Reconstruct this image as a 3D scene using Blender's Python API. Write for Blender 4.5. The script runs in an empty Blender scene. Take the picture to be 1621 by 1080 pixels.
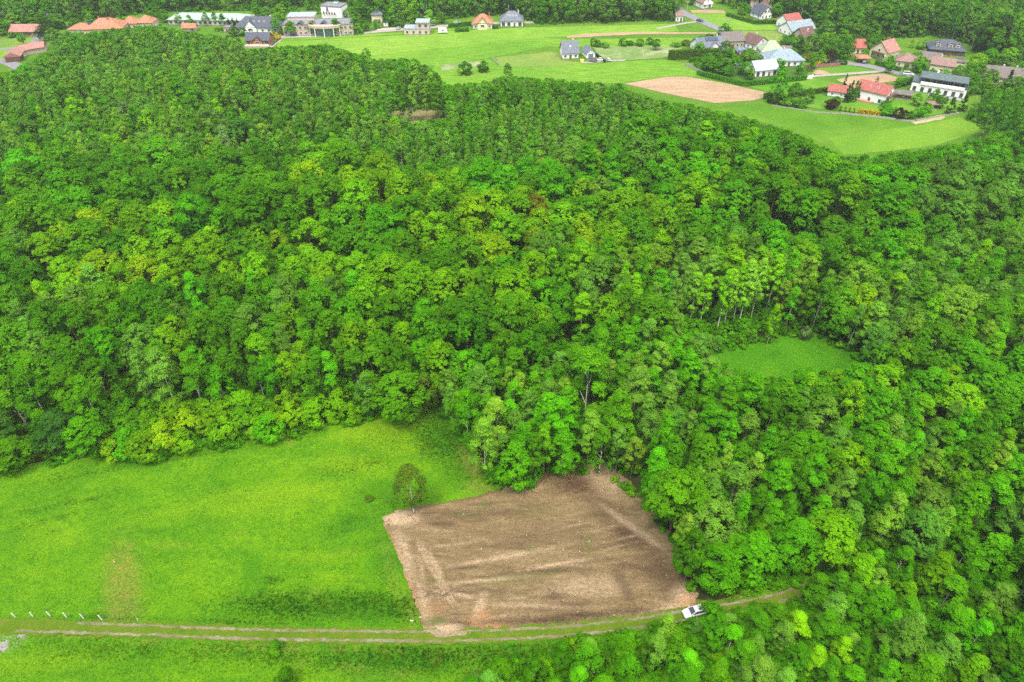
import bpy, bmesh, math, random
import numpy as np
from mathutils import Vector, Matrix, noise as mnoise
from mathutils.geometry import delaunay_2d_cdt

rnd = random.Random(7)
nr = np.random.default_rng(7)
SC = bpy.context.scene
COL = SC.collection
PI = math.pi

# ---------------------------------------------------------------- camera, sky, sun, exposure
CAM_H = 118.0
PITCH = math.radians(38.3)
F = 1157.0
cam_data = bpy.data.cameras.new('camera')
cam_data.sensor_width = 36.0
cam_data.lens = 36.0 * F / 1621.0
cam_data.clip_end = 30000.0
cam_data.clip_start = 1.0
cam = bpy.data.objects.new('camera', cam_data)
COL.objects.link(cam)
cam.location = (0, 0, CAM_H)
cam.rotation_euler = (PI / 2 - PITCH, 0, 0)
SC.camera = cam

SUN_EL, SUN_AZ = math.radians(64), math.radians(-140)
world = bpy.data.worlds.new('World')
SC.world = world
world.use_nodes = True
wn = world.node_tree
wn.nodes.clear()
sky = wn.nodes.new('ShaderNodeTexSky')
sky.sky_type = 'NISHITA'
sky.sun_disc = False
sky.sun_elevation = SUN_EL
sky.sun_rotation = -SUN_AZ
sky.air_density = 1.0
sky.dust_density = 6.0
sky.ozone_density = 0.6
bg = wn.nodes.new('ShaderNodeBackground')
bg.inputs['Strength'].default_value = 0.105
wo = wn.nodes.new('ShaderNodeOutputWorld')
wn.links.new(sky.outputs[0], bg.inputs[0])
wn.links.new(bg.outputs[0], wo.inputs[0])

sun_data = bpy.data.lights.new('sun', 'SUN')
sun_data.energy = 1.35
sun_data.angle = math.radians(14)
sun_data.color = (1.0, 0.95, 0.86)
sun = bpy.data.objects.new('sun', sun_data)
COL.objects.link(sun)
sd = Vector((math.sin(SUN_AZ) * math.cos(SUN_EL), math.cos(SUN_AZ) * math.cos(SUN_EL), math.sin(SUN_EL)))
sun.rotation_euler = sd.to_track_quat('Z', 'Y').to_euler()

SC.view_settings.view_transform = 'Standard'
SC.view_settings.look = 'None'
SC.view_settings.gamma = 1.0
SC.view_settings.exposure = 1.6
SC.cycles.use_denoising = False
SC.cycles.max_bounces = 6
SC.cycles.diffuse_bounces = 4
SC.cycles.glossy_bounces = 2
SC.cycles.transmission_bounces = 3
SC.cycles.transparent_max_bounces = 6

# ---------------------------------------------------------------- geometry of the place
CP, SP = math.cos(PITCH), math.sin(PITCH)

def g(px, py, z=0.0):
    """ground point (metres) that lies along a sight line of the survey"""
    u, v = (px - 810.5) / F, (py - 540.0) / F
    dx, dy, dz = u, CP - v * SP, -SP - v * CP
    t = (z - CAM_H) / dz
    return Vector((dx * t, dy * t, z))

def proj(x, y, z=0.0):
    dz = z - CAM_H
    zc = y * CP - dz * SP
    yc = y * SP + dz * CP
    return 810.5 + F * x / zc, 540.0 - F * yc / zc

def ppm(py):
    return (py + 375.0) * 0.00667

def pip_np(X, Y, poly):
    inside = np.zeros(X.shape, bool)
    n = len(poly)
    j = n - 1
    for i in range(n):
        xi, yi = poly[i][0], poly[i][1]
        xj, yj = poly[j][0], poly[j][1]
        c = ((yi > Y) != (yj > Y)) & (X < (xj - xi) * (Y - yi) / ((yj - yi) if yj != yi else 1e-9) + xi)
        inside ^= c
        j = i
    return inside

def pip(x, y, poly):
    ins = False
    j = len(poly) - 1
    for i in range(len(poly)):
        xi, yi = poly[i][0], poly[i][1]
        xj, yj = poly[j][0], poly[j][1]
        if (yi > y) != (yj > y) and x < (xj - xi) * (y - yi) / (yj - yi) + xi:
            ins = not ins
        j = i
    return ins

def dist_poly_np(X, Y, poly):
    d = np.full(X.shape, 1e9)
    n = len(poly)
    for i in range(n):
        ax, ay = poly[i][0], poly[i][1]
        bx, by = poly[(i + 1) % n][0], poly[(i + 1) % n][1]
        ex, ey = bx - ax, by - ay
        L = ex * ex + ey * ey + 1e-9
        t = np.clip(((X - ax) * ex + (Y - ay) * ey) / L, 0, 1)
        d = np.minimum(d, np.hypot(X - ax - t * ex, Y - ay - t * ey))
    return d

# places without forest, as seen (survey pixels)
O_MEADOW = [(-160, 775), (0, 750), (60, 741), (140, 722), (165, 730), (230, 732), (300, 720), (400, 703), (470, 691),
            (530, 676), (590, 664), (640, 660), (690, 655), (705, 675), (740, 710), (745, 740), (770, 770), (845, 770),
            (870, 752), (955, 750), (1010, 800), (1060, 860), (1085, 935), (1100, 945), (1095, 965), (1050, 985), (1000, 1003),
            (930, 1010), (880, 1020), (870, 1040), (780, 1050), (720, 1075), (700, 1240), (-300, 1240)]
O_ROAD = [(1085, 935), (1180, 943), (1255, 925), (1290, 912), (1310, 930), (1200, 968), (1100, 992)]
O_ROADSEEN = [(1140, 958), (1250, 938), (1255, 950), (1152, 970)]
O_CLEAR = [(1122, 565), (1165, 553), (1210, 547), (1266, 530), (1302, 540), (1340, 560), (1368, 579), (1330, 588), (1285, 584), (1262, 594), (1215, 598), (1175, 586)]
O_CARSEEN = [(1068, 962), (1102, 957), (1106, 972), (1098, 985), (1070, 990)]
O_ROWSEEN = [(1083, 480), (1215, 455), (1222, 500), (1190, 520), (1150, 532), (1084, 528)]
O_LONE = [(900, 505), (935, 505), (935, 540), (900, 540)]
O_SMALL = [(608, 182), (650, 173), (700, 174), (708, 186), (650, 192)]
O_FIELDS = [(385, 80), (430, 74), (520, 70), (560, 86), (600, 94), (655, 92), (695, 118), (705, 134), (760, 130), (800, 120),
            (860, 122), (930, 130), (985, 134), (1000, 145), (1040, 157), (1100, 166), (1165, 182), (1240, 202), (1290, 222),
            (1335, 248), (1410, 243), (1480, 233), (1540, 222), (1594, 209), (1522, 189), (1540, 172), (1560, 142),
            (1650, 137), (1650, 106), (1560, 96), (1530, 70), (1470, 58), (1400, 64), (1345, 62), (1310, 54), (1300, 38),
            (1235, 25), (1190, 12), (1150, -6), (1080, -6), (1072, 34), (980, 35), (860, 40), (845, 36), (790, 24),
            (740, 28), (640, 36), (590, 34), (560, 30), (548, 6), (500, 5), (440, 22), (400, 18), (262, 18), (200, 26),
            (100, 34), (70, 44), (-40, 44), (-40, 120), (20, 112), (75, 80), (118, 56), (150, 50), (200, 43), (240, 40), (300, 50), (380, 60)]
O_FAR = [(350, 12), (415, -4), (420, -10), (345, 4)]
OPENS_W = [[tuple(g(*p).xy) for p in P] for P in (O_MEADOW, O_CLEAR, O_SMALL, O_FIELDS)]
OPENS_W.append([tuple(g(*p).xy) for p in O_ROAD])

def raw_relief(X, Y):
    z = 2.2 * np.sin(X * 0.045 + Y * 0.031 + 1.0) * np.sin(Y * 0.052 - X * 0.018) + 1.4 * np.sin(X * 0.09 + 2.1 + 0.6 * np.sin(Y * .04)) * np.sin(Y * 0.075 + 0.5)
    # a shallow valley running through the wood on the right
    a, b = g(1120, 420), g(1500, 420)
    vx, vy = b.x - a.x, b.y - a.y
    L = math.hypot(vx, vy)
    s = ((X - a.x) * vx + (Y - a.y) * vy) / L
    d = ((X - a.x) * -vy + (Y - a.y) * vx) / L
    z = z - 7.0 * np.exp(-(d / 13.0) ** 2) * (1 / (1 + np.exp(-(s - 25) / 14.0)))
    # slight ridge in the middle left
    a, b = g(0, 470), g(560, 400)
    vx, vy = b.x - a.x, b.y - a.y
    L = math.hypot(vx, vy)
    d = ((X - a.x) * -vy + (Y - a.y) * vx) / L
    z = z + 4.0 * np.exp(-((d - 4) / 11.0) ** 2) * (X < 60)
    return z

def relief(X, Y):
    X = np.asarray(X, float)
    Y = np.asarray(Y, float)
    d = np.full(X.shape, 1e9)
    ins = np.zeros(X.shape, bool)
    for P in OPENS_W:
        d = np.minimum(d, dist_poly_np(X, Y, P))
        ins |= pip_np(X, Y, P)
    d = np.where(ins, 0, d)
    m = np.clip((d - 10) / 26.0, 0, 1)
    m = m * m * (3 - 2 * m)
    far = np.clip((900 - np.hypot(X, Y)) / 200, 0, 1)
    return raw_relief(X, Y) * m * far

# ---------------------------------------------------------------- node helpers
def new_mat(name):
    m = bpy.data.materials.new(name)
    m.use_nodes = True
    nt = m.node_tree
    b = nt.nodes['Principled BSDF']
    b.inputs['Roughness'].default_value = 0.9
    b.inputs['Specular IOR Level'].default_value = 0.2
    return m, nt, b

def N(nt, typ, **kw):
    n = nt.nodes.new(typ)
    for k, v in kw.items():
        setattr(n, k, v)
    return n

def ramp(nt, fac, stops, interp='LINEAR'):
    r = N(nt, 'ShaderNodeValToRGB')
    r.color_ramp.interpolation = interp
    while len(r.color_ramp.elements) < len(stops):
        r.color_ramp.elements.new(0.5)
    for e, (p, c) in zip(r.color_ramp.elements, stops):
        e.position = p
        e.color = c if len(c) == 4 else (*c, 1)
    nt.links.new(fac, r.inputs[0])
    return r.outputs[0]

def wpos(nt, scale=(1, 1, 1), rot=0.0):
    gm = N(nt, 'ShaderNodeNewGeometry')
    mp = N(nt, 'ShaderNodeMapping')
    mp.inputs['Scale'].default_value = scale
    mp.inputs['Rotation'].default_value = (0, 0, rot)
    nt.links.new(gm.outputs['Position'], mp.inputs[0])
    return mp.outputs[0]

def noise(nt, vec, scale, detail=4, rough=0.55, dist=0.0):
    n = N(nt, 'ShaderNodeTexNoise')
    n.inputs['Scale'].default_value = scale
    n.inputs['Detail'].default_value = detail
    n.inputs['Roughness'].default_value = rough
    n.inputs['Distortion'].default_value = dist
    nt.links.new(vec, n.inputs['Vector'])
    return n.outputs['Fac']

def mixc(nt, fac, a, b, typ='MIX'):
    m = N(nt, 'ShaderNodeMix', data_type='RGBA', blend_type=typ)
    for s, v in ((m.inputs[0], fac), (m.inputs[6], a), (m.inputs[7], b)):
        if hasattr(v, 'is_linked') or isinstance(v, bpy.types.NodeSocket):
            nt.links.new(v, s)
        else:
            s.default_value = v if isinstance(v, (int, float)) else (*v, 1) if len(v) == 3 else v
    return m.outputs[2]

def mth(nt, op, a, b=0.0, clamp=False):
    m = N(nt, 'ShaderNodeMath', operation=op, use_clamp=clamp)
    for s, v in zip(m.inputs, (a, b)):
        if isinstance(v, bpy.types.NodeSocket):
            nt.links.new(v, s)
        else:
            s.default_value = v
    return m.outputs[0]

def attr(nt, name, typ='GEOMETRY'):
    a = N(nt, 'ShaderNodeAttribute', attribute_name=name, attribute_type=typ)
    return a

def bump(nt, b, height, strength=0.5, dist=0.1):
    n = N(nt, 'ShaderNodeBump')
    n.inputs['Strength'].default_value = strength
    n.inputs['Distance'].default_value = dist
    nt.links.new(height, n.inputs['Height'])
    nt.links.new(n.outputs[0], b.inputs['Normal'])

_M = {}
def plain(name, col, rough=0.8, spec=0.3, vary=0.12, scale=1.5, metal=0.0):
    """paint, plaster, wood...: a colour with faint uneven wear"""
    if name in _M:
        return _M[name]
    m, nt, b = new_mat(name)
    v = wpos(nt)
    f = noise(nt, v, scale, 5, 0.6)
    lo = tuple(c * (1 - vary) for c in col)
    hi = tuple(min(1, c * (1 + vary)) for c in col)
    c = ramp(nt, f, [(0.3, lo), (0.7, hi)])
    nt.links.new(c, b.inputs['Base Color'])
    b.inputs['Roughness'].default_value = rough
    b.inputs['Specular IOR Level'].default_value = spec
    b.inputs['Metallic'].default_value = metal
    _M[name] = m
    return m

def grassmat(name, a, b_, c_, big=0.05, mid=0.6, fine=5.0, stretch=1.0, rot=0.0, bumps=0.25, streak=0.0, stim=0.35):
    m, nt, b = new_mat(name)
    v = wpos(nt, (1, stretch, 1), rot)
    n1 = noise(nt, v, big, 5, 0.6, 0.6)
    n2 = noise(nt, v, mid, 6, 0.65)
    n3 = noise(nt, wpos(nt), fine, 4, 0.7)
    base = ramp(nt, n1, [(0.32, a), (0.5, b_), (0.68, c_)])
    base = mixc(nt, ramp(nt, n2, [(0.35, (0, 0, 0)), (0.65, (1, 1, 1))]), base, mixc(nt, 0.5, base, a))
    k = ramp(nt, n3, [(0.3, (1 - stim,) * 3), (0.7, (1 + stim * .6,) * 3)])
    base = mixc(nt, 1.0, base, k, 'MULTIPLY')
    if streak:
        w = noise(nt, wpos(nt, (1, 12, 1), rot), 0.10, 3, 0.6)
        base = mixc(nt, 1.0, base, ramp(nt, w, [(0.35, (1 - streak,) * 3), (0.65, (1 + streak * .5,) * 3)]), 'MULTIPLY')
    nt.links.new(base, b.inputs['Base Color'])
    b.inputs['Specular IOR Level'].default_value = 0.1
    bump(nt, b, n3, 0.6, bumps)
    return m

# ---------------------------------------------------------------- object helpers
def tag(o, label=None, cat=None, group=None, kind=None):
    if label: o['label'] = label
    if cat: o['category'] = cat
    if group: o['group'] = group
    if kind: o['kind'] = kind
    return o

def empty(name, loc=(0, 0, 0), rz=0.0, label=None, cat=None, group=None):
    o = bpy.data.objects.new(name, None)
    COL.objects.link(o)
    o.empty_display_size = 0.5
    o.location = loc
    o.rotation_euler = (0, 0, rz)
    return tag(o, label, cat, group)

def link(name, me, parent=None, loc=None):
    o = bpy.data.objects.new(name, me)
    COL.objects.link(o)
    if parent is not None: o.parent = parent
    if loc is not None: o.location = loc
    return o

class MB:
    """collects faces of one mesh"""
    def __init__(s):
        s.v, s.f, s.mi = [], [], []
    def add(s, vs, fs, mi=0):
        k = len(s.v)
        s.v += [tuple(p) for p in vs]
        s.f += [tuple(i + k for i in f) for f in fs]
        s.mi += [mi] * len(fs)
        return s
    def box(s, c, d, rz=0.0, mi=0):
        x, y, z = d[0] / 2, d[1] / 2, d[2] / 2
        ca, sa = math.cos(rz), math.sin(rz)
        vs = []
        for sx, sy, sz in ((-1, -1, -1), (1, -1, -1), (1, 1, -1), (-1, 1, -1), (-1, -1, 1), (1, -1, 1), (1, 1, 1), (-1, 1, 1)):
            a, b = sx * x, sy * y
            vs.append((c[0] + a * ca - b * sa, c[1] + a * sa + b * ca, c[2] + sz * z))
        return s.add(vs, [(0, 3, 2, 1), (4, 5, 6, 7), (0, 1, 5, 4), (1, 2, 6, 5), (2, 3, 7, 6), (3, 0, 4, 7)], mi)
    def tube(s, pts, rads, n=6, mi=0):
        rings = []
        for i, p in enumerate(pts):
            p = Vector(p)
            a = Vector(pts[max(i - 1, 0)]); b = Vector(pts[min(i + 1, len(pts) - 1)])
            t = (b - a).normalized()
            u = t.cross(Vector((0.31, 0.95, 0.12))).normalized()
            w = t.cross(u)
            rings.append([p + (u * math.cos(2 * PI * k / n) + w * math.sin(2 * PI * k / n)) * rads[i] for k in range(n)])
        vs = [q for r in rings for q in r]
        fs = []
        for i in range(len(pts) - 1):
            for k in range(n):
                k2 = (k + 1) % n
                fs.append((i * n + k, i * n + k2, (i + 1) * n + k2, (i + 1) * n + k))
        fs.append(tuple(range(n))[::-1])
        fs.append(tuple((len(pts) - 1) * n + k for k in range(n)))
        return s.add(vs, fs, mi)
    def mesh(s, name, mats):
        me = bpy.data.meshes.new(name)
        me.from_pydata(s.v, [], s.f)
        for m in (mats if isinstance(mats, (list, tuple)) else [mats]):
            me.materials.append(m)
        if len(me.materials) > 1:
            me.polygons.foreach_set('material_index', s.mi)
        me.update()
        return me
    def build(s, name, mats, parent=None):
        return link(name, s.mesh(name, mats), parent)

def resample(poly, step, jit, closed=True, seed=0):
    r = random.Random(seed)
    out = []
    n = len(poly)
    for i in range(n if closed else n - 1):
        a = Vector(poly[i][:2]); b = Vector(poly[(i + 1) % n][:2])
        L = (b - a).length
        k = max(1, int(L / step))
        nn = Vector((-(b - a).y, (b - a).x)) / max(L, 1e-6)
        for j in range(k):
            p = a.lerp(b, j / k)
            q = nn * ((mnoise.noise(Vector((p.x * .35 / max(step, .3), p.y * .35 / max(step, .3), seed))) * 1.4 + r.uniform(-.5, .5)) * jit) if j else nn * 0
            out.append((p.x + q.x, p.y + q.y))
    if not closed: out.append(tuple(poly[-1][:2]))
    return out

def sheet(name, poly_px, z, mat, step=3.0, jit=0.4, grid=None, world=False, zfun=None, attrs=None, seed=1, kind='structure', label=None):
    P = poly_px if world else [tuple(g(*p).xy) for p in poly_px]
    B = resample(P, step, jit, True, seed)
    pts = [Vector(p) for p in B]
    edges = [(i, (i + 1) % len(pts)) for i in range(len(pts))]
    if grid:
        xs = [p[0] for p in B]; ys = [p[1] for p in B]
        gx = np.arange(min(xs), max(xs), grid); gy = np.arange(min(ys), max(ys), grid)
        X, Y = np.meshgrid(gx, gy)
        X = (X + nr.uniform(-.3, .3, X.shape) * grid).ravel(); Y = (Y + nr.uniform(-.3, .3, Y.shape) * grid).ravel()
        m = pip_np(X, Y, B) & (dist_poly_np(X, Y, P) > grid * .8)
        pts += [Vector((a, b)) for a, b in zip(X[m], Y[m])]
    vs, es, fs, *_ = delaunay_2d_cdt(pts, edges, [], 1, 1e-4)
    V = np.array([(v.x, v.y) for v in vs])
    Z = np.full(len(V), z)
    if zfun is not None:
        Z = Z + zfun(V[:, 0], V[:, 1], P)
    me = bpy.data.meshes.new(name)
    me.from_pydata(np.column_stack([V, Z]).tolist(), [], [tuple(f) for f in fs])
    bm = bmesh.new(); bm.from_mesh(me)
    for f in bm.faces:
        f.normal_update()
        if f.normal.z < 0: f.normal_flip()
    bm.to_mesh(me); bm.free()
    if attrs:
        for an, fn in attrs.items():
            a = me.attributes.new(an, 'FLOAT', 'POINT')
            co = np.empty(len(me.vertices) * 3, np.float32); me.vertices.foreach_get('co', co); co = co.reshape(-1, 3)
            a.data.foreach_set('value', fn(co[:, 0], co[:, 1]).astype(np.float32))
    me.materials.append(mat)
    me.shade_smooth()
    o = link(name, me)
    if kind: o['kind'] = kind
    if label: o['label'] = label
    return o

def px_np(X, Y):
    zc = Y * CP + CAM_H * SP
    yc = Y * SP - CAM_H * CP
    return 810.5 + F * X / zc, 540.0 - F * yc / zc

def blobs(lst):
    """worn or lush places of a sheet: (px, py, rx, ry, angle, strength) measured on the ground"""
    def fn(X, Y):
        U, W = px_np(X, Y)
        r = np.zeros(X.shape)
        for (cx, cy, rx, ry, ang, s) in lst:
            ca, sa = math.cos(math.radians(ang)), math.sin(math.radians(ang))
            a = ((U - cx) * ca + (W - cy) * sa) / rx
            b = (-(U - cx) * sa + (W - cy) * ca) / ry
            r = np.maximum(r, s * np.exp(-(a * a + b * b) ** 1.5))
        return r
    return fn

# ---------------------------------------------------------------- ground
m_floor = grassmat('forest floor', (0.024, 0.022, 0.009), (0.028, 0.042, 0.009), (0.040, 0.036, 0.014), 0.08, 0.7, 3.0, bumps=.3)
def grid_sheet(name, xs, ys, mat):
    X, Y = np.meshgrid(xs, ys)
    Z = relief(X, Y)
    nx, ny = len(xs), len(ys)
    i = np.arange(ny - 1)[:, None] * nx + np.arange(nx - 1)[None, :]
    fs = np.stack([i, i + 1, i + nx + 1, i + nx], -1).reshape(-1, 4)
    me = bpy.data.meshes.new(name)
    me.from_pydata(np.column_stack([X.ravel(), Y.ravel(), Z.ravel()]).tolist(), [], fs.tolist())
    me.materials.append(mat)
    me.shade_smooth()
    return tag(link(name, me), kind='structure')
xs = np.concatenate([[-9000, -4000, -2000, -1200, -900, -700], np.arange(-560, 561, 7.0), [700, 900, 1200, 2000, 4000, 9000]])
ys = np.concatenate([[-3000, -1000, -300, -60], np.arange(-20, 861, 7.0), [950, 1200, 1700, 2500, 4500, 9000]])
grid_sheet('ground', xs, ys, m_floor)

# the near meadow
def meadow_material():
    m, nt, b = new_mat('meadow grass')
    v = wpos(nt)
    n1 = noise(nt, wpos(nt, (1, 1.7, 1), 0.25), 0.07, 6, 0.62, 0.8)
    n2 = noise(nt, v, 0.7, 6, 0.7)
    n3 = noise(nt, v, 3.6, 5, 0.75)
    base = ramp(nt, n1, [(0.30, (0.040, 0.145, 0.001)), (0.45, (0.060, 0.175, 0.001)), (0.60, (0.084, 0.205, 0.001)), (0.75, (0.112, 0.228, 0.001))])
    tuft = ramp(nt, n2, [(0.33, (0.045, 0.17, 0.006)), (0.50, (1, 1, 1)), ])
    base = mixc(nt, ramp(nt, n2, [(0.36, (0.55,) * 3), (0.50, (0,) * 3)]), base, (0.022, 0.12, 0.003))
    lush = mth(nt, 'MULTIPLY', attr(nt, 'lush').outputs['Fac'], .55)
    lf = mth(nt, 'MULTIPLY', lush, mth(nt, 'ADD', mth(nt, 'MULTIPLY', n2, 1.5), 0.15), True)
    base = mixc(nt, lf, base, (0.012, 0.085, 0.003))
    brown = mth(nt, 'MULTIPLY', attr(nt, 'brown').outputs['Fac'], .8)
    bf = mth(nt, 'MULTIPLY', brown, mth(nt, 'SUBTRACT', mth(nt, 'MULTIPLY', n2, 3.0), 0.85), True)
    base = mixc(nt, bf, base, ramp(nt, n3, [(0.35, (0.115, 0.105, 0.018)), (0.65, (0.19, 0.15, 0.04))]))
    yel = attr(nt, 'yellow').outputs['Fac']
    base = mixc(nt, mth(nt, 'MULTIPLY', yel, 0.75, True), base, (0.17, 0.28, 0.004))
    base = mixc(nt, 1.0, base, ramp(nt, n3, [(0.34, (0.50, .58, .5)), (0.52, (1.0,) * 3), (0.68, (1.45, 1.35, 1.1))]), 'MULTIPLY')
    nt.links.new(base, b.inputs['Base Color'])
    b.inputs['Specular IOR Level'].default_value = 0.1
    bump(nt, b, n3, 0.7, 0.22)
    return m
lush_l = [(520, 960, 170, 26, 0, 1.0), (640, 965, 60, 22, 0, .9), (230, 985, 260, 8, 1, .7), (700, 700, 60, 40, 35, .75), (725, 745, 40, 30, 0, .45), (560, 740, 80, 14, -12, .3),
          (560, 830, 60, 12, -18, .3), (400, 1030, 420, 26, 1, .55), (640, 1040, 200, 30, 0, .9), (820, 1035, 120, 30, -3, .9), (100, 800, 130, 5, -12, .35), (60, 830, 90, 5, -16, .3),
          (650, 800, 50, 18, 0, .5), (300, 722, 300, 6, -10, .4), (20, 985, 90, 8, 2, .8), (430, 920, 25, 8, 0, .6), (412, 945, 15, 6, 0, .6), (600, 700, 60, 18, 0, .3), (610, 880, 20, 60, -12, .4)]
brown_l = [(195, 925, 30, 62, 0, 1.0), (195, 965, 32, 28, 0, .8), (660, 656, 26, 5, 0, .9), (745, 730, 16, 36, -25, 1.), (760, 770, 24, 12, 0, .8), (215, 728, 22, 4, 0, .6), (690, 1042, 12, 5, 0, .8),
           (745, 1034, 10, 4, 0, .8), (540, 1030, 200, 3.5, 1, .9), (235, 1015, 26, 5, 0, .7), (270, 862, 30, 4, 0, .5), (205, 862, 12, 4, 0, .6), (460, 702, 10, 3, 0, .6), (500, 940, 12, 8, 0, .5), (560, 1060, 30, 8, 0, .45),
           (620, 905, 12, 60, -14, .35), (655, 965, 14, 30, -12, .6), (550, 870, 14, 4, 0, .3), (480, 1050, 14, 6, 0, .4), (635, 1068, 30, 6, 0, .4), (100, 1006, 160, 4, 2, .5), (900, 1035, 30, 5, -12, .5), (380, 846, 10, 4, 0, .4),
           (900, 757, 40, 8, 0, 1), (1040, 840, 14, 60, -38, 1), (1110, 952, 40, 10, -10, 1), (1150, 940, 60, 10, -8, .9)]
yellow_l = [(430, 790, 120, 26, -8, .5), (600, 690, 60, 22, 0, .6), (560, 735, 80, 16, 0, .5), (640, 710, 40, 16, 0, .5), (250, 820, 80, 14, -10, .3), (90, 850, 60, 20, 0, .3), (520, 880, 60, 10, -6, .3), (60, 1050, 120, 20, 0, .3)]
MEADOW_PX = [(-420, 800), (-160, 770), (0, 742), (60, 733), (140, 712), (300, 708), (470, 680), (590, 652), (700, 642), (745, 690), (778, 752), (820, 775), (900, 775), (950, 790), (1000, 830),
             (1040, 880), (1060, 945), (1130, 952), (1190, 936), (1290, 904), (1330, 925), (1230, 975), (1100, 1005), (1000, 1040), (900, 1090), (800, 1180), (760, 1330), (-480, 1330)]
def meadow_z(X, Y, P):
    d = dist_poly_np(X, Y, P)
    k = np.clip(d / 4, 0, 1)
    PW = [tuple(g(*p).xy) for p in PLOT_PX]
    ins = np.where(pip_np(X, Y, PW), np.clip(dist_poly_np(X, Y, PW) / 1.2, 0, 1), 0)
    return k * (0.10 * np.sin(X * .21 + Y * .11) * np.sin(Y * .19 + 1) + 0.02) * (1 - ins) - .5 * ins
PLOT_PX = [(604, 820), (622, 812), (655, 804), (700, 797), (745, 788), (782, 779), (800, 770), (850, 758), (880, 735), (965, 732), (1000, 768), (1032, 810), (1068, 854), (1092, 905), (1106, 940), (1102, 958), (1060, 972), (1000, 983),
           (930, 988), (860, 992), (800, 997), (760, 1000), (735, 1003), (690, 1004), (672, 1000), (664, 970), (648, 932), (630, 880), (612, 842)]
m_meadow = meadow_material()
sheet('meadow', MEADOW_PX, 0.12, m_meadow, 2.0, 0.5, 1.1, zfun=meadow_z,
      attrs={'lush': blobs(lush_l), 'brown': blobs(brown_l), 'yellow': blobs(yellow_l)}, seed=3)

# bare plot
def soil_material():
    m, nt, b = new_mat('bare soil')
    v = wpos(nt)
    vs = wpos(nt, (1, 3.5, 1), 0.12)
    n1 = noise(nt, vs, 0.16, 6, 0.65, 0.8)
    n2 = noise(nt, v, 1.4, 6, 0.75)
    n3 = noise(nt, v, 5.5, 4, 0.8)
    base = ramp(nt, n1, [(0.30, (0.110, 0.078, 0.035)), (0.50, (0.158, 0.116, 0.054)), (0.70, (0.208, 0.157, 0.080))])
    base = mixc(nt, ramp(nt, n2, [(0.32, (0.6,) * 3), (0.5, (0,) * 3)]), base, (0.095, 0.060, 0.032))
    for an, col, k in (('dark', (0.048, 0.028, 0.015), 0.9), ('pale', (0.38, 0.29, 0.18), 0.9), ('orange', (0.34, 0.17, 0.07), 0.9), ('weeds', (0.055, 0.105, 0.014), 0.7)):
        a = attr(nt, an).outputs['Fac']
        fac = mth(nt, 'MULTIPLY', a, mth(nt, 'SUBTRACT', mth(nt, 'MULTIPLY', n2, 3.2), 0.55), True)
        base = mixc(nt, mth(nt, 'MULTIPLY', fac, k), base, col)
    base = mixc(nt, 1.0, base, ramp(nt, n3, [(0.34, (0.6,) * 3), (0.50, (1,) * 3), (0.66, (1.32, 1.3, 1.26))]), 'MULTIPLY')
    rows = noise(nt, wpos(nt, (1, 9, 1), -0.05), 0.35, 4, 0.65, 0.3)
    base = mixc(nt, 1.0, base, ramp(nt, rows, [(0.36, (0.86,) * 3), (0.5, (1,) * 3), (0.64, (1.12,) * 3)]), 'MULTIPLY')
    nt.links.new(base, b.inputs['Base Color'])
    hh = mth(nt, 'ADD', n3, mth(nt, 'MULTIPLY', n2, 1.5))
    bump(nt, b, hh, 0.8, 0.16)
    return m
dark_l = [(1000, 850, 34, 18, 30, .9), (915, 770, 40, 16, 0, .95), (945, 795, 40, 10, 20, .6), (965, 820, 40, 14, 10, .55), (850, 905, 70, 4, -6, .55), (905, 900, 40, 5, -12, .5), (985, 925, 10, 34, -28, .8), (1010, 900, 50, 6, 4, .6), (1040, 900, 24, 50, -30, .55),
          (880, 960, 60, 5, -4, .6), (820, 985, 60, 5, -4, .7), (870, 982, 50, 5, -3, .9), (920, 975, 60, 5, -3, .8), (1000, 968, 60, 5, -3, .6), (728, 993, 16, 6, 0, 1), (700, 940, 36, 3, -6, .9), (770, 935, 24, 4, 10, .6), (740, 815, 120, 8, -4, .5),
          (700, 830, 24, 6, 0, .7), (640, 816, 30, 4, -20, .8), (860, 850, 90, 16, -5, .35), (760, 780, 60, 5, -10, .3), (1060, 930, 20, 30, -20, .5), (880, 945, 14, 6, 0, .8), (740, 900, 30, 3, -5, .5), (990, 862, 30, 10, 0, .7), (800, 862, 60, 5, -6, .35)]
pale_l = [(632, 822, 34, 12, 5, .9), (690, 895, 4, 30, -28, .5), (668, 905, 3, 30, -12, .4), (800, 882, 90, 4, -10, .55), (880, 895, 60, 3, -10, .7), (720, 942, 50, 4, 8, .6), (815, 770, 36, 8, 5, .7), (960, 765, 30, 20, 30, .45), (1000, 835, 60, 6, 35, .5),
          (708, 996, 26, 7, 0, 1.0), (680, 1000, 24, 6, 0, .8), (1085, 945, 22, 16, 0, .8), (640, 880, 12, 50, -16, .5), (670, 950, 10, 40, -15, .45), (930, 930, 60, 20, 0, .35), (1070, 960, 40, 6, -10, .6), (770, 920, 70, 3, -5, .6), (840, 960, 70, 4, 2, .5), (760, 960, 8, 22, 20, .6)]
orange_l = [(785, 992, 24, 5, 0, .55), (750, 985, 16, 8, 0, .4), (765, 975, 14, 10, 0, .5), (1090, 955, 18, 14, 0, .5), (650, 945, 8, 30, -15, .6), (620, 870, 8, 30, -20, .4), (690, 965, 20, 8, 0, .3)]
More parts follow.
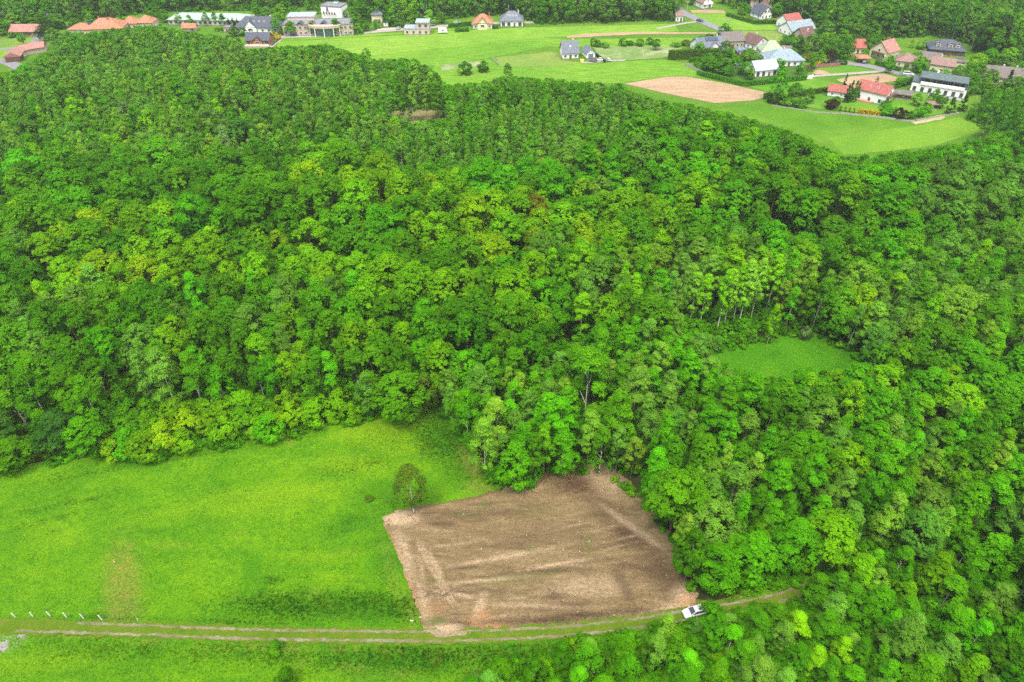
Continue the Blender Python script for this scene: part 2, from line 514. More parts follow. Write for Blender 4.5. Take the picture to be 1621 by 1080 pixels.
weeds_l = [(767, 802, 10, 4, 0, .9), (840, 872, 8, 6, 0, .5), (690, 985, 18, 6, -10, .9), (840, 912, 60, 5, -6, .45), (885, 985, 22, 4, 0, .7), (800, 925, 50, 4, -3, .4), (975, 978, 20, 3, 0, .6), (735, 815, 24, 6, 0, .4), (680, 920, 20, 4, 0, .4), (945, 980, 30, 3, 0, .5), (930, 860, 10, 20, 0, .4), (850, 810, 40, 12, 0, .2), (800, 778, 20, 3, 0, .5)]
_q = random.Random(31)
for _ in range(34):
    _a = (_q.uniform(640, 1060), _q.uniform(790, 985), _q.uniform(18, 70), _q.uniform(1.3, 2.6), _q.gauss(-6, 9), _q.uniform(.25, .45))
    (dark_l if _q.random() < .5 else pale_l).append(_a)
for _k in range(6):
    for _s in (0, 7): pale_l.append((665 + _k * 9 + _s, 870 + _k * 16, 3.0, 14, -22 - _k * 3, .5))
def plot_z(X, Y, P):
    d = dist_poly_np(X, Y, P)
    k = np.clip(d / 1.5, 0, 1)
    U, W = px_np(X, Y)
    n = np.array([mnoise.noise(Vector((x * .5, y * 1.3, 3))) + .6 * mnoise.noise(Vector((x * 1.7, y * 2.2, 9))) for x, y in zip(X, Y)])
    berm = .32 * np.exp(-((d - .7) / .5) ** 2) * (U < 790) * (W < 830)
    pile = .9 * np.exp(-((U - 710) / 12) ** 2 - ((W - 996) / 5) ** 2) + .5 * np.exp(-((U - 728) / 8) ** 2 - ((W - 992) / 5) ** 2) + .5 * np.exp(-((U - 1086) / 10) ** 2 - ((W - 948) / 9) ** 2)
    return k * (.13 * n + .12) + berm + pile
plot = sheet('bare_plot', PLOT_PX, 0.13, soil_material(), 0.6, 0.45, 0.36, zfun=plot_z,
      attrs={'dark': blobs(dark_l), 'pale': blobs(pale_l), 'orange': blobs(orange_l), 'weeds': blobs(weeds_l)}, seed=5)

# small clods and stones on the plot, joined: nobody could count them
def scatter_poly(P, n, rg):
    xs = [p[0] for p in P]; ys = [p[1] for p in P]
    X = rg.uniform(min(xs), max(xs), n * 4); Y = rg.uniform(min(ys), max(ys), n * 4)
    m = pip_np(X, Y, P)
    return X[m][:n], Y[m][:n]
PLOT_W = [tuple(g(*p).xy) for p in PLOT_PX]
def clods(name, X, Y, zb, smin, smax, mat, kind='stuff', label=None):
    mb = MB()
    base = [(1, 0, 0), (0, 1, 0), (-1, 0, 0), (0, -1, 0), (0, 0, 1)]
    for x, y in zip(X, Y):
        s = rnd.uniform(smin, smax) * (1 if rnd.random() < .9 else 1.8)
        a = rnd.uniform(0, 6.3)
        vs = []
        for (u, v, w) in base:
            j = s * rnd.uniform(.6, 1.3)
            vs.append((x + (u * math.cos(a) - v * math.sin(a)) * j, y + (u * math.sin(a) + v * math.cos(a)) * j, zb + w * j * .7 - .03))
        mb.add(vs, [(0, 1, 4), (1, 2, 4), (2, 3, 4), (3, 0, 4)])
    o = mb.build(name, mat)
    return tag(o, label, kind=kind)
X, Y = scatter_poly(PLOT_W, 5200, nr)
m_clod = plain('clod', (0.15, 0.10, 0.058), .95, .1, .6, 2.2)
clods('soil_clods', X[:4200], Y[:4200], 0.27, .05, .13, m_clod, label='loose brown clods scattered over the bare plot')
clods('small_stones', X[4200:], Y[4200:], 0.27, .04, .09, plain('stone', (0.36, 0.31, 0.24), .9, .2, .3, 3), label='small pale stones scattered over the bare plot')
# twigs and torn roots along the lower edge
mb = MB()
for cx, cy, rx, ry, n in ((728, 992, 12, 5, 60), (700, 942, 40, 4, 50), (850, 906, 60, 5, 60), (880, 984, 60, 5, 80), (930, 978, 40, 4, 40), (640, 815, 26, 5, 30), (1000, 880, 40, 20, 50), (1000, 972, 60, 5, 40), (880, 945, 30, 8, 30)):
    for _ in range(n):
        p = g(rnd.gauss(cx, rx * .6), rnd.gauss(cy, ry * .6))
        a = rnd.uniform(0, PI); L = rnd.uniform(.3, 1.1)
        mb.tube([(p.x, p.y, .24), (p.x + math.cos(a) * L * .5, p.y + math.sin(a) * L * .5, .36), (p.x + math.cos(a) * L, p.y + math.sin(a) * L * .9, .27)], [.035, .03, .01], 3)
tag(mb.build('brushwood', plain('brushwood', (0.085, 0.055, 0.035), .9, .1, .4)), 'dark twigs and torn roots strewn in lines on the bare plot', kind='stuff')

# dirt track: a worn strip with two gravel ruts
def strip(name, pts_px, w, z, mat, step=0.7, jit=0.12, parent=None, seed=2, world=False, kind='structure', wf=None):
    C = pts_px if world else [g(*p) for p in pts_px]
    C = [Vector((c[0], c[1])) for c in C]
    # smooth centreline
    for _ in range(3):
        Q = [C[0]]
        for a, b in zip(C, C[1:]):
            Q += [a.lerp(b, .25), a.lerp(b, .75)]
        Q.append(C[-1]); C = Q
    D = []
    for a, b in zip(C, C[1:]):
        k = max(1, int((b - a).length / step))
        D += [a.lerp(b, j / k) for j in range(k)]
    D.append(C[-1])
    mb = MB(); vs = []; r = random.Random(seed)
    for i, p in enumerate(D):
        t = (D[min(i + 1, len(D) - 1)] - D[max(i - 1, 0)])
        t = t.normalized() if t.length else Vector((1, 0))
        nn = Vector((-t.y, t.x))
        ww = w * (wf(i / len(D)) if wf else 1)
        l = ww / 2 + r.uniform(-jit, jit) + jit * 1.5 * mnoise.noise(Vector((p.x * .6, p.y * .6, seed)))
        q = ww / 2 + r.uniform(-jit, jit) + jit * 1.5 * mnoise.noise(Vector((p.x * .6, p.y * .6, seed + 5)))
        vs += [(*(p + nn * l), z), (*(p - nn * q), z)]
    mb.add(vs, [(2 * i + 1, 2 * i + 3, 2 * i + 2, 2 * i) for i in range(len(D) - 1)])
    o = mb.build(name, mat, parent)
    if kind and parent is None: o['kind'] = kind
    return o
TRACK = [(-140, 1000), (-60, 996), (30, 993), (120, 995), (250, 1000), (400, 1006), (540, 1008), (650, 1009), (720, 1009), (800, 1006), (880, 1002), (960, 994), (1030, 985), (1090, 975), (1150, 966), (1210, 955), (1260, 941), (1300, 922), (1350, 890)]
m_verge = grassmat('track verge', (0.060, 0.125, 0.005), (0.085, 0.14, 0.007), (0.12, 0.145, 0.018), .3, 1.3, 5, bumps=.15)
m_rut = grassmat('gravel rut', (0.095, 0.115, 0.03), (0.175, 0.16, 0.095), (0.25, 0.23, 0.165), .35, 1.8, 7, bumps=.1, stim=.45)
track = strip('dirt_track', TRACK, 2.9, 0.30, m_verge, .5, .25, seed=4)
def off(pts, d):
    W = [g(*p) for p in pts]; out = []
    for i, p in enumerate(W):
        t = (W[min(i + 1, len(W) - 1)] - W[max(i - 1, 0)]).normalized()
        out.append((p.x - t.y * d, p.y + t.x * d))
    return out
strip('wheel_rut', off(TRACK, .85)[3:], .46, 0.325, m_rut, .4, .13, track, 6, True)
strip('wheel_rut', off(TRACK, -.85)[2:], .46, 0.325, m_rut, .4, .13, track, 8, True)
sheet('gravel_patch', [(668, 1000), (700, 996), (728, 1001), (748, 1004), (712, 1010), (690, 1010), (684, 1005)], .345, plain('trampled soil', (0.20, 0.16, 0.10), .95, .1, .35, 2.5), .4, .2, seed=9)
m_white = plain('white rubble', (0.19, 0.19, 0.17), .9, .2, .3, 3)
for k, P in enumerate(([(-30, 1016), (2, 1006), (22, 1003), (14, 1014), (2, 1024), (-12, 1030), (-30, 1034)], [(10, 1012), (28, 1003), (44, 1003), (36, 1009), (20, 1014)], [(-2, 1019), (14, 1015), (14, 1026), (6, 1034), (-4, 1030)])):
    o = sheet('gravel_patch', P, .2 + .02 * k, m_white, .35, .14, seed=20 + k)
P = [tuple(g(*p).xy) for p in [(-30, 1008), (40, 1000), (46, 1012), (16, 1036), (-30, 1040)]]
X, Y = scatter_poly(P, 260, nr)
clods('white_rubble', X, Y, .26, .05, .14, m_white, label='white stone rubble spread beside the dirt track at the meadow')

# clearing inside the wood, the small sandy gap, fields
m_clear = grassmat('clearing grass', (0.034, 0.145, 0.001), (0.050, 0.185, 0.001), (0.080, 0.215, 0.002), .08, .6, 3, bumps=.4, stim=.5)
sheet('clearing', [(1100, 572), (1132, 548), (1200, 540), (1265, 524), (1300, 530), (1400, 578), (1420, 640), (1300, 680), (1180, 670), (1110, 620)], .06, m_clear, 2, .6, seed=12)
m_sand = grassmat('sandy ground', (0.07, 0.12, 0.015), (0.22, 0.18, 0.09), (0.30, 0.24, 0.14), .12, .5, 3)
sheet('clearing', [(590, 186), (640, 166), (720, 168), (730, 200), (660, 215), (600, 205)], .06, m_sand, 2, .8, seed=14)
m_field1 = grassmat('bright field', (0.115, 0.25, 0.018), (0.145, 0.285, 0.024), (0.18, 0.31, 0.034), .02, .15, 1.2, rot=-.22, streak=.28, stim=.16)
m_field2 = grassmat('green field', (0.095, 0.23, 0.014), (0.125, 0.265, 0.018), (0.155, 0.285, 0.026), .02, .15, 1.2, rot=-.22, streak=.34, stim=.2)
m_field3 = grassmat('dry field', (0.11, 0.20, 0.028), (0.15, 0.23, 0.04), (0.20, 0.24, 0.055), .03, .2, 1.2, streak=.1, stim=.15)
m_lawn = grassmat('garden lawn', (0.055, 0.17, 0.008), (0.085, 0.21, 0.012), (0.12, 0.24, 0.02), .04, .3, 1.5, stim=.15)
m_rough = grassmat('rough pasture', (0.050, 0.14, 0.007), (0.075, 0.175, 0.009), (0.11, 0.20, 0.018), .03, .25, 1.6, rot=.2, stim=.25, bumps=.3)
m_scrub = grassmat('scrubby ground', (0.025, 0.08, 0.006), (0.045, 0.125, 0.009), (0.07, 0.14, 0.016), .08, .4, 2, stim=.3)
# everything open beyond the wood
sheet('lawn', [(-120, 130), (20, 122), (90, 86), (130, 70), (240, 56), (380, 84), (430, 84), (520, 80), (560, 96), (600, 104), (650, 105), (690, 140), (800, 150), (985, 150), (1040, 172), (1165, 195), (1240, 215), (1300, 240),
               (1335, 262), (1420, 256), (1500, 244), (1600, 215), (1560, 195), (1570, 160), (1760, 150), (1760, 92), (1560, 80), (1470, 48), (1400, 50), (1310, 40), (1300, 28), (1235, 14), (1190, 2), (1150, -24), (1060, -24), (1050, 24), (860, 28), (790, 12), (640, 22), (560, 16), (548, -10), (440, 8), (260, 6), (100, 22), (-120, 32)], .05, m_rough, 6, 1.2, seed=15)
sheet('field', [(440, 66), (560, 60), (640, 56), (700, 50), (830, 44), (880, 43), (1068, 38), (1075, 50), (1000, 53), (860, 60), (760, 70), (700, 77), (590, 88), (480, 80), (440, 78)], .10, m_field1, 3, .4, seed=16)
sheet('field', [(560, 91), (590, 88), (700, 77), (760, 70), (860, 60), (900, 63), (1075, 60), (1130, 62), (1090, 76), (940, 76), (870, 74), (780, 91), (700, 105), (640, 104)], .12, m_field2, 3, .4, seed=17)
sheet('field', [(440, 60), (560, 54), (640, 52), (700, 47), (830, 40), (700, 50), (560, 60), (440, 66)], .14, m_field2, 3, .4, seed=18)
sheet('field', [(690, 104), (790, 92), (880, 96), (930, 101), (1000, 97), (1055, 95), (1100, 104), (1150, 124), (1060, 121), (985, 132), (930, 132), (800, 126), (700, 140), (680, 120)], .10, m_field2, 3, .4, seed=19)
sheet('field', [(785, 92), (870, 82), (890, 86), (888, 96), (925, 100), (870, 106), (792, 106)], .14, m_field3, 2, .4, seed=21)
sheet('field', [(940, 76), (1000, 72), (1080, 75), (1075, 84), (1050, 92), (960, 98), (945, 88)], .14, grassmat('weedy field', (0.09, 0.20, 0.03), (0.15, 0.22, 0.07), (0.34, 0.33, 0.22), .06, .35, 1.5), 2, .4, seed=22)
sheet('field', [(696, 104), (740, 98), (765, 98), (760, 106), (700, 112)], .14, bpy.data.materials['weedy field'], 2, .5, seed=23)
m_plough = grassmat('ploughed soil', (0.29, 0.20, 0.12), (0.335, 0.24, 0.15), (0.38, 0.28, 0.18), .03, .3, 2, stretch=5, rot=.35, stim=.15, streak=.2)
sheet('ploughed_field', [(988, 133), (1058, 122), (1087, 122), (1150, 133), (1218, 148), (1216, 154), (1190, 160), (1131, 164), (1060, 150)], .16, m_plough, 2, .25, seed=24)
sheet('ploughed_field', [(896, 58), (927, 54), (1012, 51), (1134, 52), (1134, 54), (1012, 55), (950, 58), (898, 61)], .18, m_plough, 2, .25, seed=25)
sheet('ploughed_field', [(1324, 127), (1352, 121), (1400, 117), (1430, 127), (1400, 131), (1355, 142), (1340, 134)], .16, m_plough, 2, .3, seed=26)
sheet('ploughed_field', [(1092, 17), (1120, 16), (1146, 17), (1148, 21), (1096, 21)], .16, m_plough, 2, .3, seed=27)
sheet('ploughed_field', [(1286, 113), (1294, 110), (1314, 116), (1312, 119), (1290, 118)], .16, m_plough, 1, .3, seed=28)
sheet('field', [(1090, 22), (1150, 21), (1180, 30), (1232, 38), (1228, 48), (1160, 48), (1120, 36)], .12, m_field1, 2, .4, seed=29)
sheet('field', [(1160, 49), (1228, 49), (1246, 58), (1225, 70), (1190, 62)], .12, m_field3, 2, .4, seed=30)
sheet('lawn', [(1180, 136), (1276, 127), (1290, 124), (1332, 135), (1310, 143), (1245, 152), (1218, 147)], .12, m_lawn, 1.5, .3, seed=31)
sheet('lawn', [(1290, 108), (1330, 101), (1386, 112), (1340, 118), (1300, 119)], .12, m_lawn, 1.5, .3, seed=32)
sheet('field', [(1110, 172), (1250, 170), (1340, 182), (1441, 192), (1520, 180), (1566, 207), (1480, 232), (1410, 240), (1335, 246), (1290, 222), (1240, 202)], .10, grassmat('lower pasture', (0.052, 0.15, 0.005), (0.078, 0.19, 0.008), (0.115, 0.215, 0.016), .03, .2, 1.5, rot=.15, stim=.2), 2.5, .5, seed=33)
sheet('field', [(1310, 218), (1400, 206), (1460, 198), (1520, 186), (1560, 205), (1480, 231), (1410, 240), (1335, 246)], .14, grassmat('upper pasture', (0.085, 0.20, 0.010), (0.115, 0.235, 0.014), (0.15, 0.26, 0.022), .03, .2, 1.5, stim=.15), 2.5, .5, seed=34)
sheet('lawn', [(1250, 156), (1330, 150), (1420, 150), (1500, 160), (1535, 168), (1516, 176), (1440, 188), (1330, 176), (1260, 168)], .14, m_lawn, 2, .4, seed=35)
sheet('lawn', [(1440, 150), (1450, 136), (1530, 158), (1530, 170), (1480, 160)], .17, m_lawn, 2, .4, seed=36)
sheet('lawn', [(1100, 100), (1230, 92), (1280, 110), (1276, 124), (1180, 133), (1104, 116)], .14, m_scrub, 2, .4, seed=37)
sheet('lawn', [(0, 62), (70, 60), (68, 70), (0, 82)], .12, m_field3, 2, .3, seed=38)
sheet('bare_ground', [(1440, 192), (1500, 181), (1492, 189), (1450, 198)], .17, plain('worn ground', (0.30, 0.27, 0.16), .9, .1, .3, .5), 1.5, .5, seed=39)
sheet('field', [(330, 14), (420, -8), (440, -14), (320, 4)], .10, m_field2, 3, .5, seed=40)
m_gardensand = plain('pale gravel', (0.36, 0.33, 0.29), .9, .2, .15, .8)
sheet('gravel_yard', [(596, 46), (634, 43), (640, 49), (598, 52)], .14, m_gardensand, 2, .2, seed=41)
sheet('path', [(0, 77), (12, 76), (20, 82), (26, 88), (8, 94), (-10, 95)], .16, m_field1, 2, .3, seed=42)
m_asph = plain('asphalt', (0.17, 0.175, 0.19), .85, .3, .12, .4)
m_lane = plain('pale lane', (0.27, 0.255, 0.23), .9, .2, .15, .5)
strip('road', [(1055, -6), (1072, 16), (1104, 32), (1153, 52), (1187, 64), (1215, 74)], 6.5, .22, m_asph, 3, .1)
strip('road', [(1300, 96), (1330, 100), (1370, 104), (1405, 113), (1445, 121), (1470, 126)], 5.5, .22, m_asph, 3, .15)
strip('lane', [(1284, 122), (1320, 119), (1352, 117), (1390, 114), (1402, 112)], 2.6, .24, m_lane, 3, .15)
strip('road', [(430, 59), (500, 58), (560, 54), (600, 50), (660, 46), (700, 42), (780, 37), (845, 36)], 4.5, .20, m_lane, 3, .15)
strip('path', [(430, 60), (448, 60), (432, 72), (424, 78)], 2.4, .22, m_lane, 2, .15)
strip('path', [(66, 58), (52, 68), (56, 74), (72, 72)], 4.5, .22, m_asph, 2, .2)
strip('path', [(-20, 80), (20, 77), (52, 75), (75, 73)], 3.2, .20, m_asph, 2, .2)
strip('path', [(-10, 96), (10, 98), (28, 106), (34, 110)], 6.0, .20, m_asph, 2, .2)
strip('path', [(38, 76), (34, 82), (24, 90)], 4.0, .24, m_lane, 2, .2)
strip('path', [(920, 100), (990, 96)], 2.0, .22, m_lane, 2, .2)
strip('path', [(1040, 46), (1080, 38), (1108, 34)], 2.5, .20, m_lane, 2, .2)


# ---------------------------------------------------------------- air
hz = MB().box((0, 330, 58.5), (1400, 800, 125))
haze = hz.build('haze', [])
haze.data.materials.clear()
hm = bpy.data.materials.new('haze'); hm.use_nodes = True
hm.node_tree.nodes.clear()
ho = N(hm.node_tree, 'ShaderNodeOutputMaterial'); pv = N(hm.node_tree, 'ShaderNodeVolumePrincipled')
pv.inputs['Color'].default_value = (.93, .96, 1, 1); pv.inputs['Density'].default_value = 0.00012; pv.inputs['Anisotropy'].default_value = .2
hm.node_tree.links.new(pv.outputs[0], ho.inputs['Volume'])
haze.data.materials.append(hm)
tag(haze, 'thin pale haze in the air over the whole valley', kind='stuff')
SC.cycles.volume_bounces = 1
# ---------------------------------------------------------------- foliage
def leaf_material(name, trans=0.42):
    m = bpy.data.materials.new(name)
    m.use_nodes = True
    nt = m.node_tree
    nt.nodes.clear()
    out = N(nt, 'ShaderNodeOutputMaterial')
    tint = attr(nt, 'tint', 'INSTANCER').outputs['Color']
    var = attr(nt, 'var').outputs['Fac']
    rn = N(nt, 'ShaderNodeObjectInfo').outputs['Random']
    k = mth(nt, 'ADD', mth(nt, 'MULTIPLY', var, 0.75), mth(nt, 'ADD', mth(nt, 'MULTIPLY', rn, 0.30), 0.50))
    hue = mixc(nt, mth(nt, 'MULTIPLY', var, 0.12), tint, (0.24, 0.32, 0.003))
    c = mixc(nt, 1.0, hue, k, 'MULTIPLY')
    # k as grey
    comb = N(nt, 'ShaderNodeCombineColor')
    for i in range(3): nt.links.new(k, comb.inputs[i])
    c = mixc(nt, 1.0, hue, comb.outputs[0], 'MULTIPLY')
    d = N(nt, 'ShaderNodeBsdfDiffuse'); nt.links.new(c, d.inputs[0])
    t = N(nt, 'ShaderNodeBsdfTranslucent')
    ct = mixc(nt, 1.0, c, (1.2, 1.25, 0.4), 'MULTIPLY')
    nt.links.new(ct, t.inputs[0])
    s1 = N(nt, 'ShaderNodeMixShader'); s1.inputs[0].default_value = trans
    nt.links.new(d.outputs[0], s1.inputs[1]); nt.links.new(t.outputs[0], s1.inputs[2])
    nt.links.new(s1.outputs[0], out.inputs[0])
    return m
m_leaf = leaf_material('leaves')
def bark(name, a, b_, sc=3.0):
    m, nt, b = new_mat(name)
    tc = N(nt, 'ShaderNodeTexCoord').outputs['Object']
    mp = N(nt, 'ShaderNodeMapping'); mp.inputs['Scale'].default_value = (1, 1, .5)
    nt.links.new(tc, mp.inputs[0])
    f = noise(nt, mp.outputs[0], sc, 5, .7)
    nt.links.new(ramp(nt, f, [(.42, b_), (.52, a)]), b.inputs['Base Color'])
    return m
m_bark_w = bark('white bark', (0.62, 0.60, 0.54), (0.09, 0.08, 0.07), 1.6)
m_bark_g = bark('grey bark', (0.30, 0.27, 0.21), (0.12, 0.10, 0.075), 2.2)
m_bark_b = bark('brown bark', (0.13, 0.10, 0.07), (0.06, 0.045, 0.03), 2.5)

def prof(kind, t):
    if kind in ('broadleaf', 'shrub'):
        return np.where(t > .38, np.clip(1 - ((t - .38) / .62) ** 2.4, 0, 1) ** .55, .62 + .38 * (t / .38))
    if kind == 'airy':
        return np.sin(PI * np.clip(t * .86 + .12, 0, 1)) ** .75
    if kind == 'birch':
        return 1.18 * np.clip(t / .28 + .15, 0, 1) ** .6 * np.clip(1 - t, 0, 1) ** .62 + .02
    if kind in ('poplar', 'tall'):
        return 1.15 * np.clip(t / .32 + .2, 0, 1) ** .6 * np.clip(1 - t, 0, 1) ** .5 + .02
    if kind == 'unused':
        return np.clip(np.sin(PI * np.clip(t ** .8 * .88 + .10, 0, 1)), 0, 1) ** .7
    if kind == 'maple':
        return np.where(t > .3, np.clip(1 - ((t - .3) / .7) ** 1.6, 0, 1) ** .8, .55 + .45 * (t / .3))
    if kind == 'spruce':
        return (1 - t) ** .9 + .03
    if kind == 'thuja':
        return np.clip(1 - t ** 3, 0, 1) ** .8
    return 1 - t

# kind: (height, radius, crown base, boughs, bough size, clumps, clump size, leaves, leaf length, leaf width, bark)
SPEC = {
    'broadleaf': (18, 4.8, .18, 36, .30, 28, .095, 18, .32, .26),
    'birch': (15, 2.5, .16, 34, .25, 14, .19, 18, .34, .15),
    'poplar': (19, 2.6, .24, 38, .23, 15, .16, 16, .44, .18),
    'maple': (14, 3.2, .12, 36, .25, 19, .13, 16, .34, .23),
    'shrub': (5, 2.6, .0, 24, .29, 18, .13, 16, .27, .20),
    'spruce': (11, 2.3, .03, 60, .17, 12, .12, 10, .38, .17),
    'thuja': (5, .8, .02, 22, .35, 8, .2, 9, .22, .12),
    'airy': (13.5, 3.1, .24, 40, .25, 12, .2, 12, .33, .18),
    'tall': (20, 2.2, .30, 44, .24, 14, .18, 15, .42, .19),
}
WIND = np.array([.86, .25, .42])
def crown_mesh(kind, seed):
    H, R, cb, nb, bs, ncl, cs, nl, ll, lw = SPEC[kind]
    q = np.random.default_rng(seed * 131 + hash(kind) % 1 + len(kind) * 17)
    ch = H * (1 - cb)
    # uneven outline: a few directions bulge, others are hollow
    ph = q.uniform(0, 6.28, 4); am = q.uniform(.05, .16, 4)
    centres = []
    tries = 0
    while len(centres) < nb and tries < 4000:
        tries += 1
        t = q.uniform(0, 1) ** (.8 if kind not in ('spruce', 'thuja') else 1.15)
        a = q.uniform(0, 6.283)
        rr = R * float(prof(kind, np.array(t)))
        rr *= 1 + am[0] * math.sin(a + ph[0]) + am[1] * math.sin(2 * a + ph[1]) + am[2] * math.sin(3 * a + ph[2] + t * 5) + am[3] * math.sin(t * 9 + ph[3])
        k = (.80 + q.uniform(-.12, .06)) if q.random() < .86 else q.uniform(.1, .6)
        c = np.array([math.cos(a) * rr * k, math.sin(a) * rr * k, H * cb + ch * (t * .93 + .02)])
        b = R * bs * q.uniform(.75, 1.3)
        if kind in ('broadleaf', 'shrub', 'maple') and any(np.linalg.norm(c - o[0]) < .62 * max(b, o[1]) for o in centres) and tries < 2500:
            continue
        centres.append((c, b))
    # the very top
    centres.append((np.array([q.uniform(-.1, .1) * R, q.uniform(-.1, .1) * R, H * (.95 if kind in ('broadleaf', 'shrub') else .96)]), R * bs * .8))
    P, Nn, BV = [], [], []
    for c, b in centres:
        out = np.array([c[0], c[1], (c[2] - H * (cb + (1 - cb) * .35)) * .5])
        out /= np.linalg.norm(out) + 1e-6
        bv = q.uniform(0, 1)
        d = q.normal(size=(ncl, 3)); d /= np.linalg.norm(d, axis=1)[:, None]
        d += out * .55 + np.array([0, 0, .25]); d /= np.linalg.norm(d, axis=1)[:, None]
        cc = c + d * b * q.uniform(.65, 1.08, (ncl, 1)) * np.array([1, 1, .85])
        for j in range(ncl):
            cr = R * cs * q.uniform(.6, 1.25)
            e = q.normal(size=(nl, 3)); e /= np.linalg.norm(e, axis=1)[:, None]
            e += d[j] * .5 + np.array([0, 0, .2])
            pp = cc[j] + e * cr * q.uniform(.35, 1.0, (nl, 1)) * np.array([1, 1, .8])
            n = e * .32 + d[j] * .72 + out * .6 + np.array([0, 0, .50]) + q.normal(size=(nl, 3)) * .28
            P.append(pp); Nn.append(n); BV.append(np.full(nl, .45 * bv + .25 * q.random()) + q.uniform(0, .3, nl))
    P = np.concatenate(P); Nn = np.concatenate(Nn); BV = np.concatenate(BV)
    Nn /= np.linalg.norm(Nn, axis=1)[:, None]
    rv = q.normal(size=P.shape)
    if kind in ('poplar', 'tall'): rv = rv * .55 + WIND * 1.5
    elif kind in ('birch', 'airy'): rv = rv * .6 + np.array([.5, .1, -1.3])
    elif kind == 'maple': rv = rv * .8 + WIND * .5
    elif kind == 'thuja': rv = rv * .4 + np.array([0, 0, 1.5])
    u = rv - (rv * Nn).sum(1)[:, None] * Nn
    u /= np.linalg.norm(u, axis=1)[:, None] + 1e-9
    w = np.cross(Nn, u)
    n = len(P)
    L = ll * q.uniform(.6, 1.3, (n, 1)); W = lw * q.uniform(.6, 1.3, (n, 1))
    V = np.stack([P - u * L * .5, P + w * W * .5 + Nn * .03, P + u * L * .55, P - w * W * .5 + Nn * .03], 1).reshape(-1, 3)
    me = bpy.data.meshes.new(kind + ' crown')
    me.vertices.add(n * 4); me.vertices.foreach_set('co', V.astype(np.float32).ravel())
    me.loops.add(n * 4); me.loops.foreach_set('vertex_index', np.arange(n * 4, dtype=np.int32))
    me.polygons.add(n); me.polygons.foreach_set('loop_start', np.arange(0, n * 4, 4, dtype=np.int32))
    me.update(calc_edges=True)
    a = me.attributes.new('var', 'FLOAT', 'FACE')
    a.data.foreach_set('value', np.clip(BV, 0, 1).astype(np.float32))
    me.materials.append(m_leaf)
    return me, centres

def trunk_mesh(kind, seed, centres, mat):
    H, R, cb = SPEC[kind][:3]
    q = random.Random(seed * 7 + 3)
    mb = MB()
    r0 = {'airy': .15, 'tall': .17, 'broadleaf': .26, 'birch': .10, 'poplar': .11, 'maple': .11, 'shrub': .09, 'spruce': .16, 'thuja': .06}[kind]
    lean = (q.uniform(-.04, .04) * H, q.uniform(-.04, .04) * H)
    pts, rr = [], []
    for i in range(7):
        t = i / 6
        pts.append((lean[0] * t * t + q.uniform(-.08, .08) * (i > 0) * r0 * 3, lean[1] * t * t + q.uniform(-.08, .08) * (i > 0) * r0 * 3, -.4 + (H * .93 + .4) * t))
        rr.append(r0 * (1.25 if i == 0 else 1 - .88 * t))
    mb.tube(pts, rr, 6)
    for c, b in q.sample(centres[:-1], min(9, len(centres) - 1)):
        z0 = max(H * cb * .9, c[2] - R * q.uniform(.4, .9) - .5)
        t = (z0 + .4) / (H * .93 + .4)
        s = (lean[0] * t * t, lean[1] * t * t, z0)
        mid = tuple(s[k] * .45 + c[k] * .55 + (R * .08 if k == 2 else 0) for k in range(3))
        k = r0 * max(.16, .55 * (1 - t))
        mb.tube([s, mid, tuple(c)], [k, k * .6, k * .2], 4)
    return mb.mesh(kind + ' trunk', mat)

NV = {'airy': 1, 'tall': 4, 'broadleaf': 7, 'birch': 6, 'poplar': 5, 'maple': 5, 'shrub': 4, 'spruce': 3, 'thuja': 2}
BARK = {'tall': m_bark_w, 'airy': m_bark_w, 'broadleaf': m_bark_b, 'birch': m_bark_w, 'poplar': m_bark_g, 'maple': m_bark_g, 'shrub': m_bark_b, 'spruce': m_bark_b, 'thuja': m_bark_b}
VARS = {}
for kd, nv in NV.items():
    VARS[kd] = []
    for s in range(nv):
        cm, cen = crown_mesh(kd, s + 1)
        VARS[kd].append((cm, trunk_mesh(kd, s + 1, cen, BARK[kd])))

TINT = {
    'deep': (0.050, 0.205, 0.002), 'mid': (0.070, 0.250, 0.003), 'vivid': (0.068, 0.295, 0.002), 'lime': (0.128, 0.335, 0.002),
    'yellow': (0.185, 0.365, 0.002), 'grey': (0.100, 0.260, 0.022), 'pale': (0.150, 0.325, 0.020), 'blue': (0.034, 0.145, 0.016), 'silver': (0.15, 0.27, 0.08),
    'rust': (0.165, 0.20, 0.008), 'dark': (0.014, 0.065, 0.006), 'purple': (0.030, 0.008, 0.012), 'gold': (0.60, 0.42, 0.006), 'olive': (0.075, 0.150, 0.012),
}
WORDS = {'deep': 'deep green', 'mid': 'mid green', 'vivid': 'vivid green', 'lime': 'lime green', 'yellow': 'yellow green', 'grey': 'greyish green', 'pale': 'pale green',
         'blue': 'bluish green', 'silver': 'silvery', 'rust': 'rust tinged', 'dark': 'dark green', 'purple': 'dark purple', 'gold': 'golden yellow', 'olive': 'olive'}
KNAME = {'tall': 'poplar_tree', 'airy': 'birch_tree', 'broadleaf': 'broadleaf_tree', 'birch': 'birch_tree', 'poplar': 'poplar_tree', 'maple': 'maple_tree', 'shrub': 'leafy_shrub', 'spruce': 'conifer_tree', 'thuja': 'columnar_conifer'}
KCAT = {'tall': 'poplar tree', 'airy': 'birch tree', 'broadleaf': 'broadleaf tree', 'birch': 'birch tree', 'poplar': 'poplar tree', 'maple': 'maple tree', 'shrub': 'shrub', 'spruce': 'conifer', 'thuja': 'columnar conifer'}

def jitter_tint(name, rg, amt=.085):
    c = TINT[name]
    k = math.exp(rg.gauss(0, amt))
    yw = rg.gauss(0, amt * .8)
    return (min(.8, c[0] * k * (1 + yw * 1.3)), min(.8, c[1] * k * (1 + yw * .15)), c[2] * k)

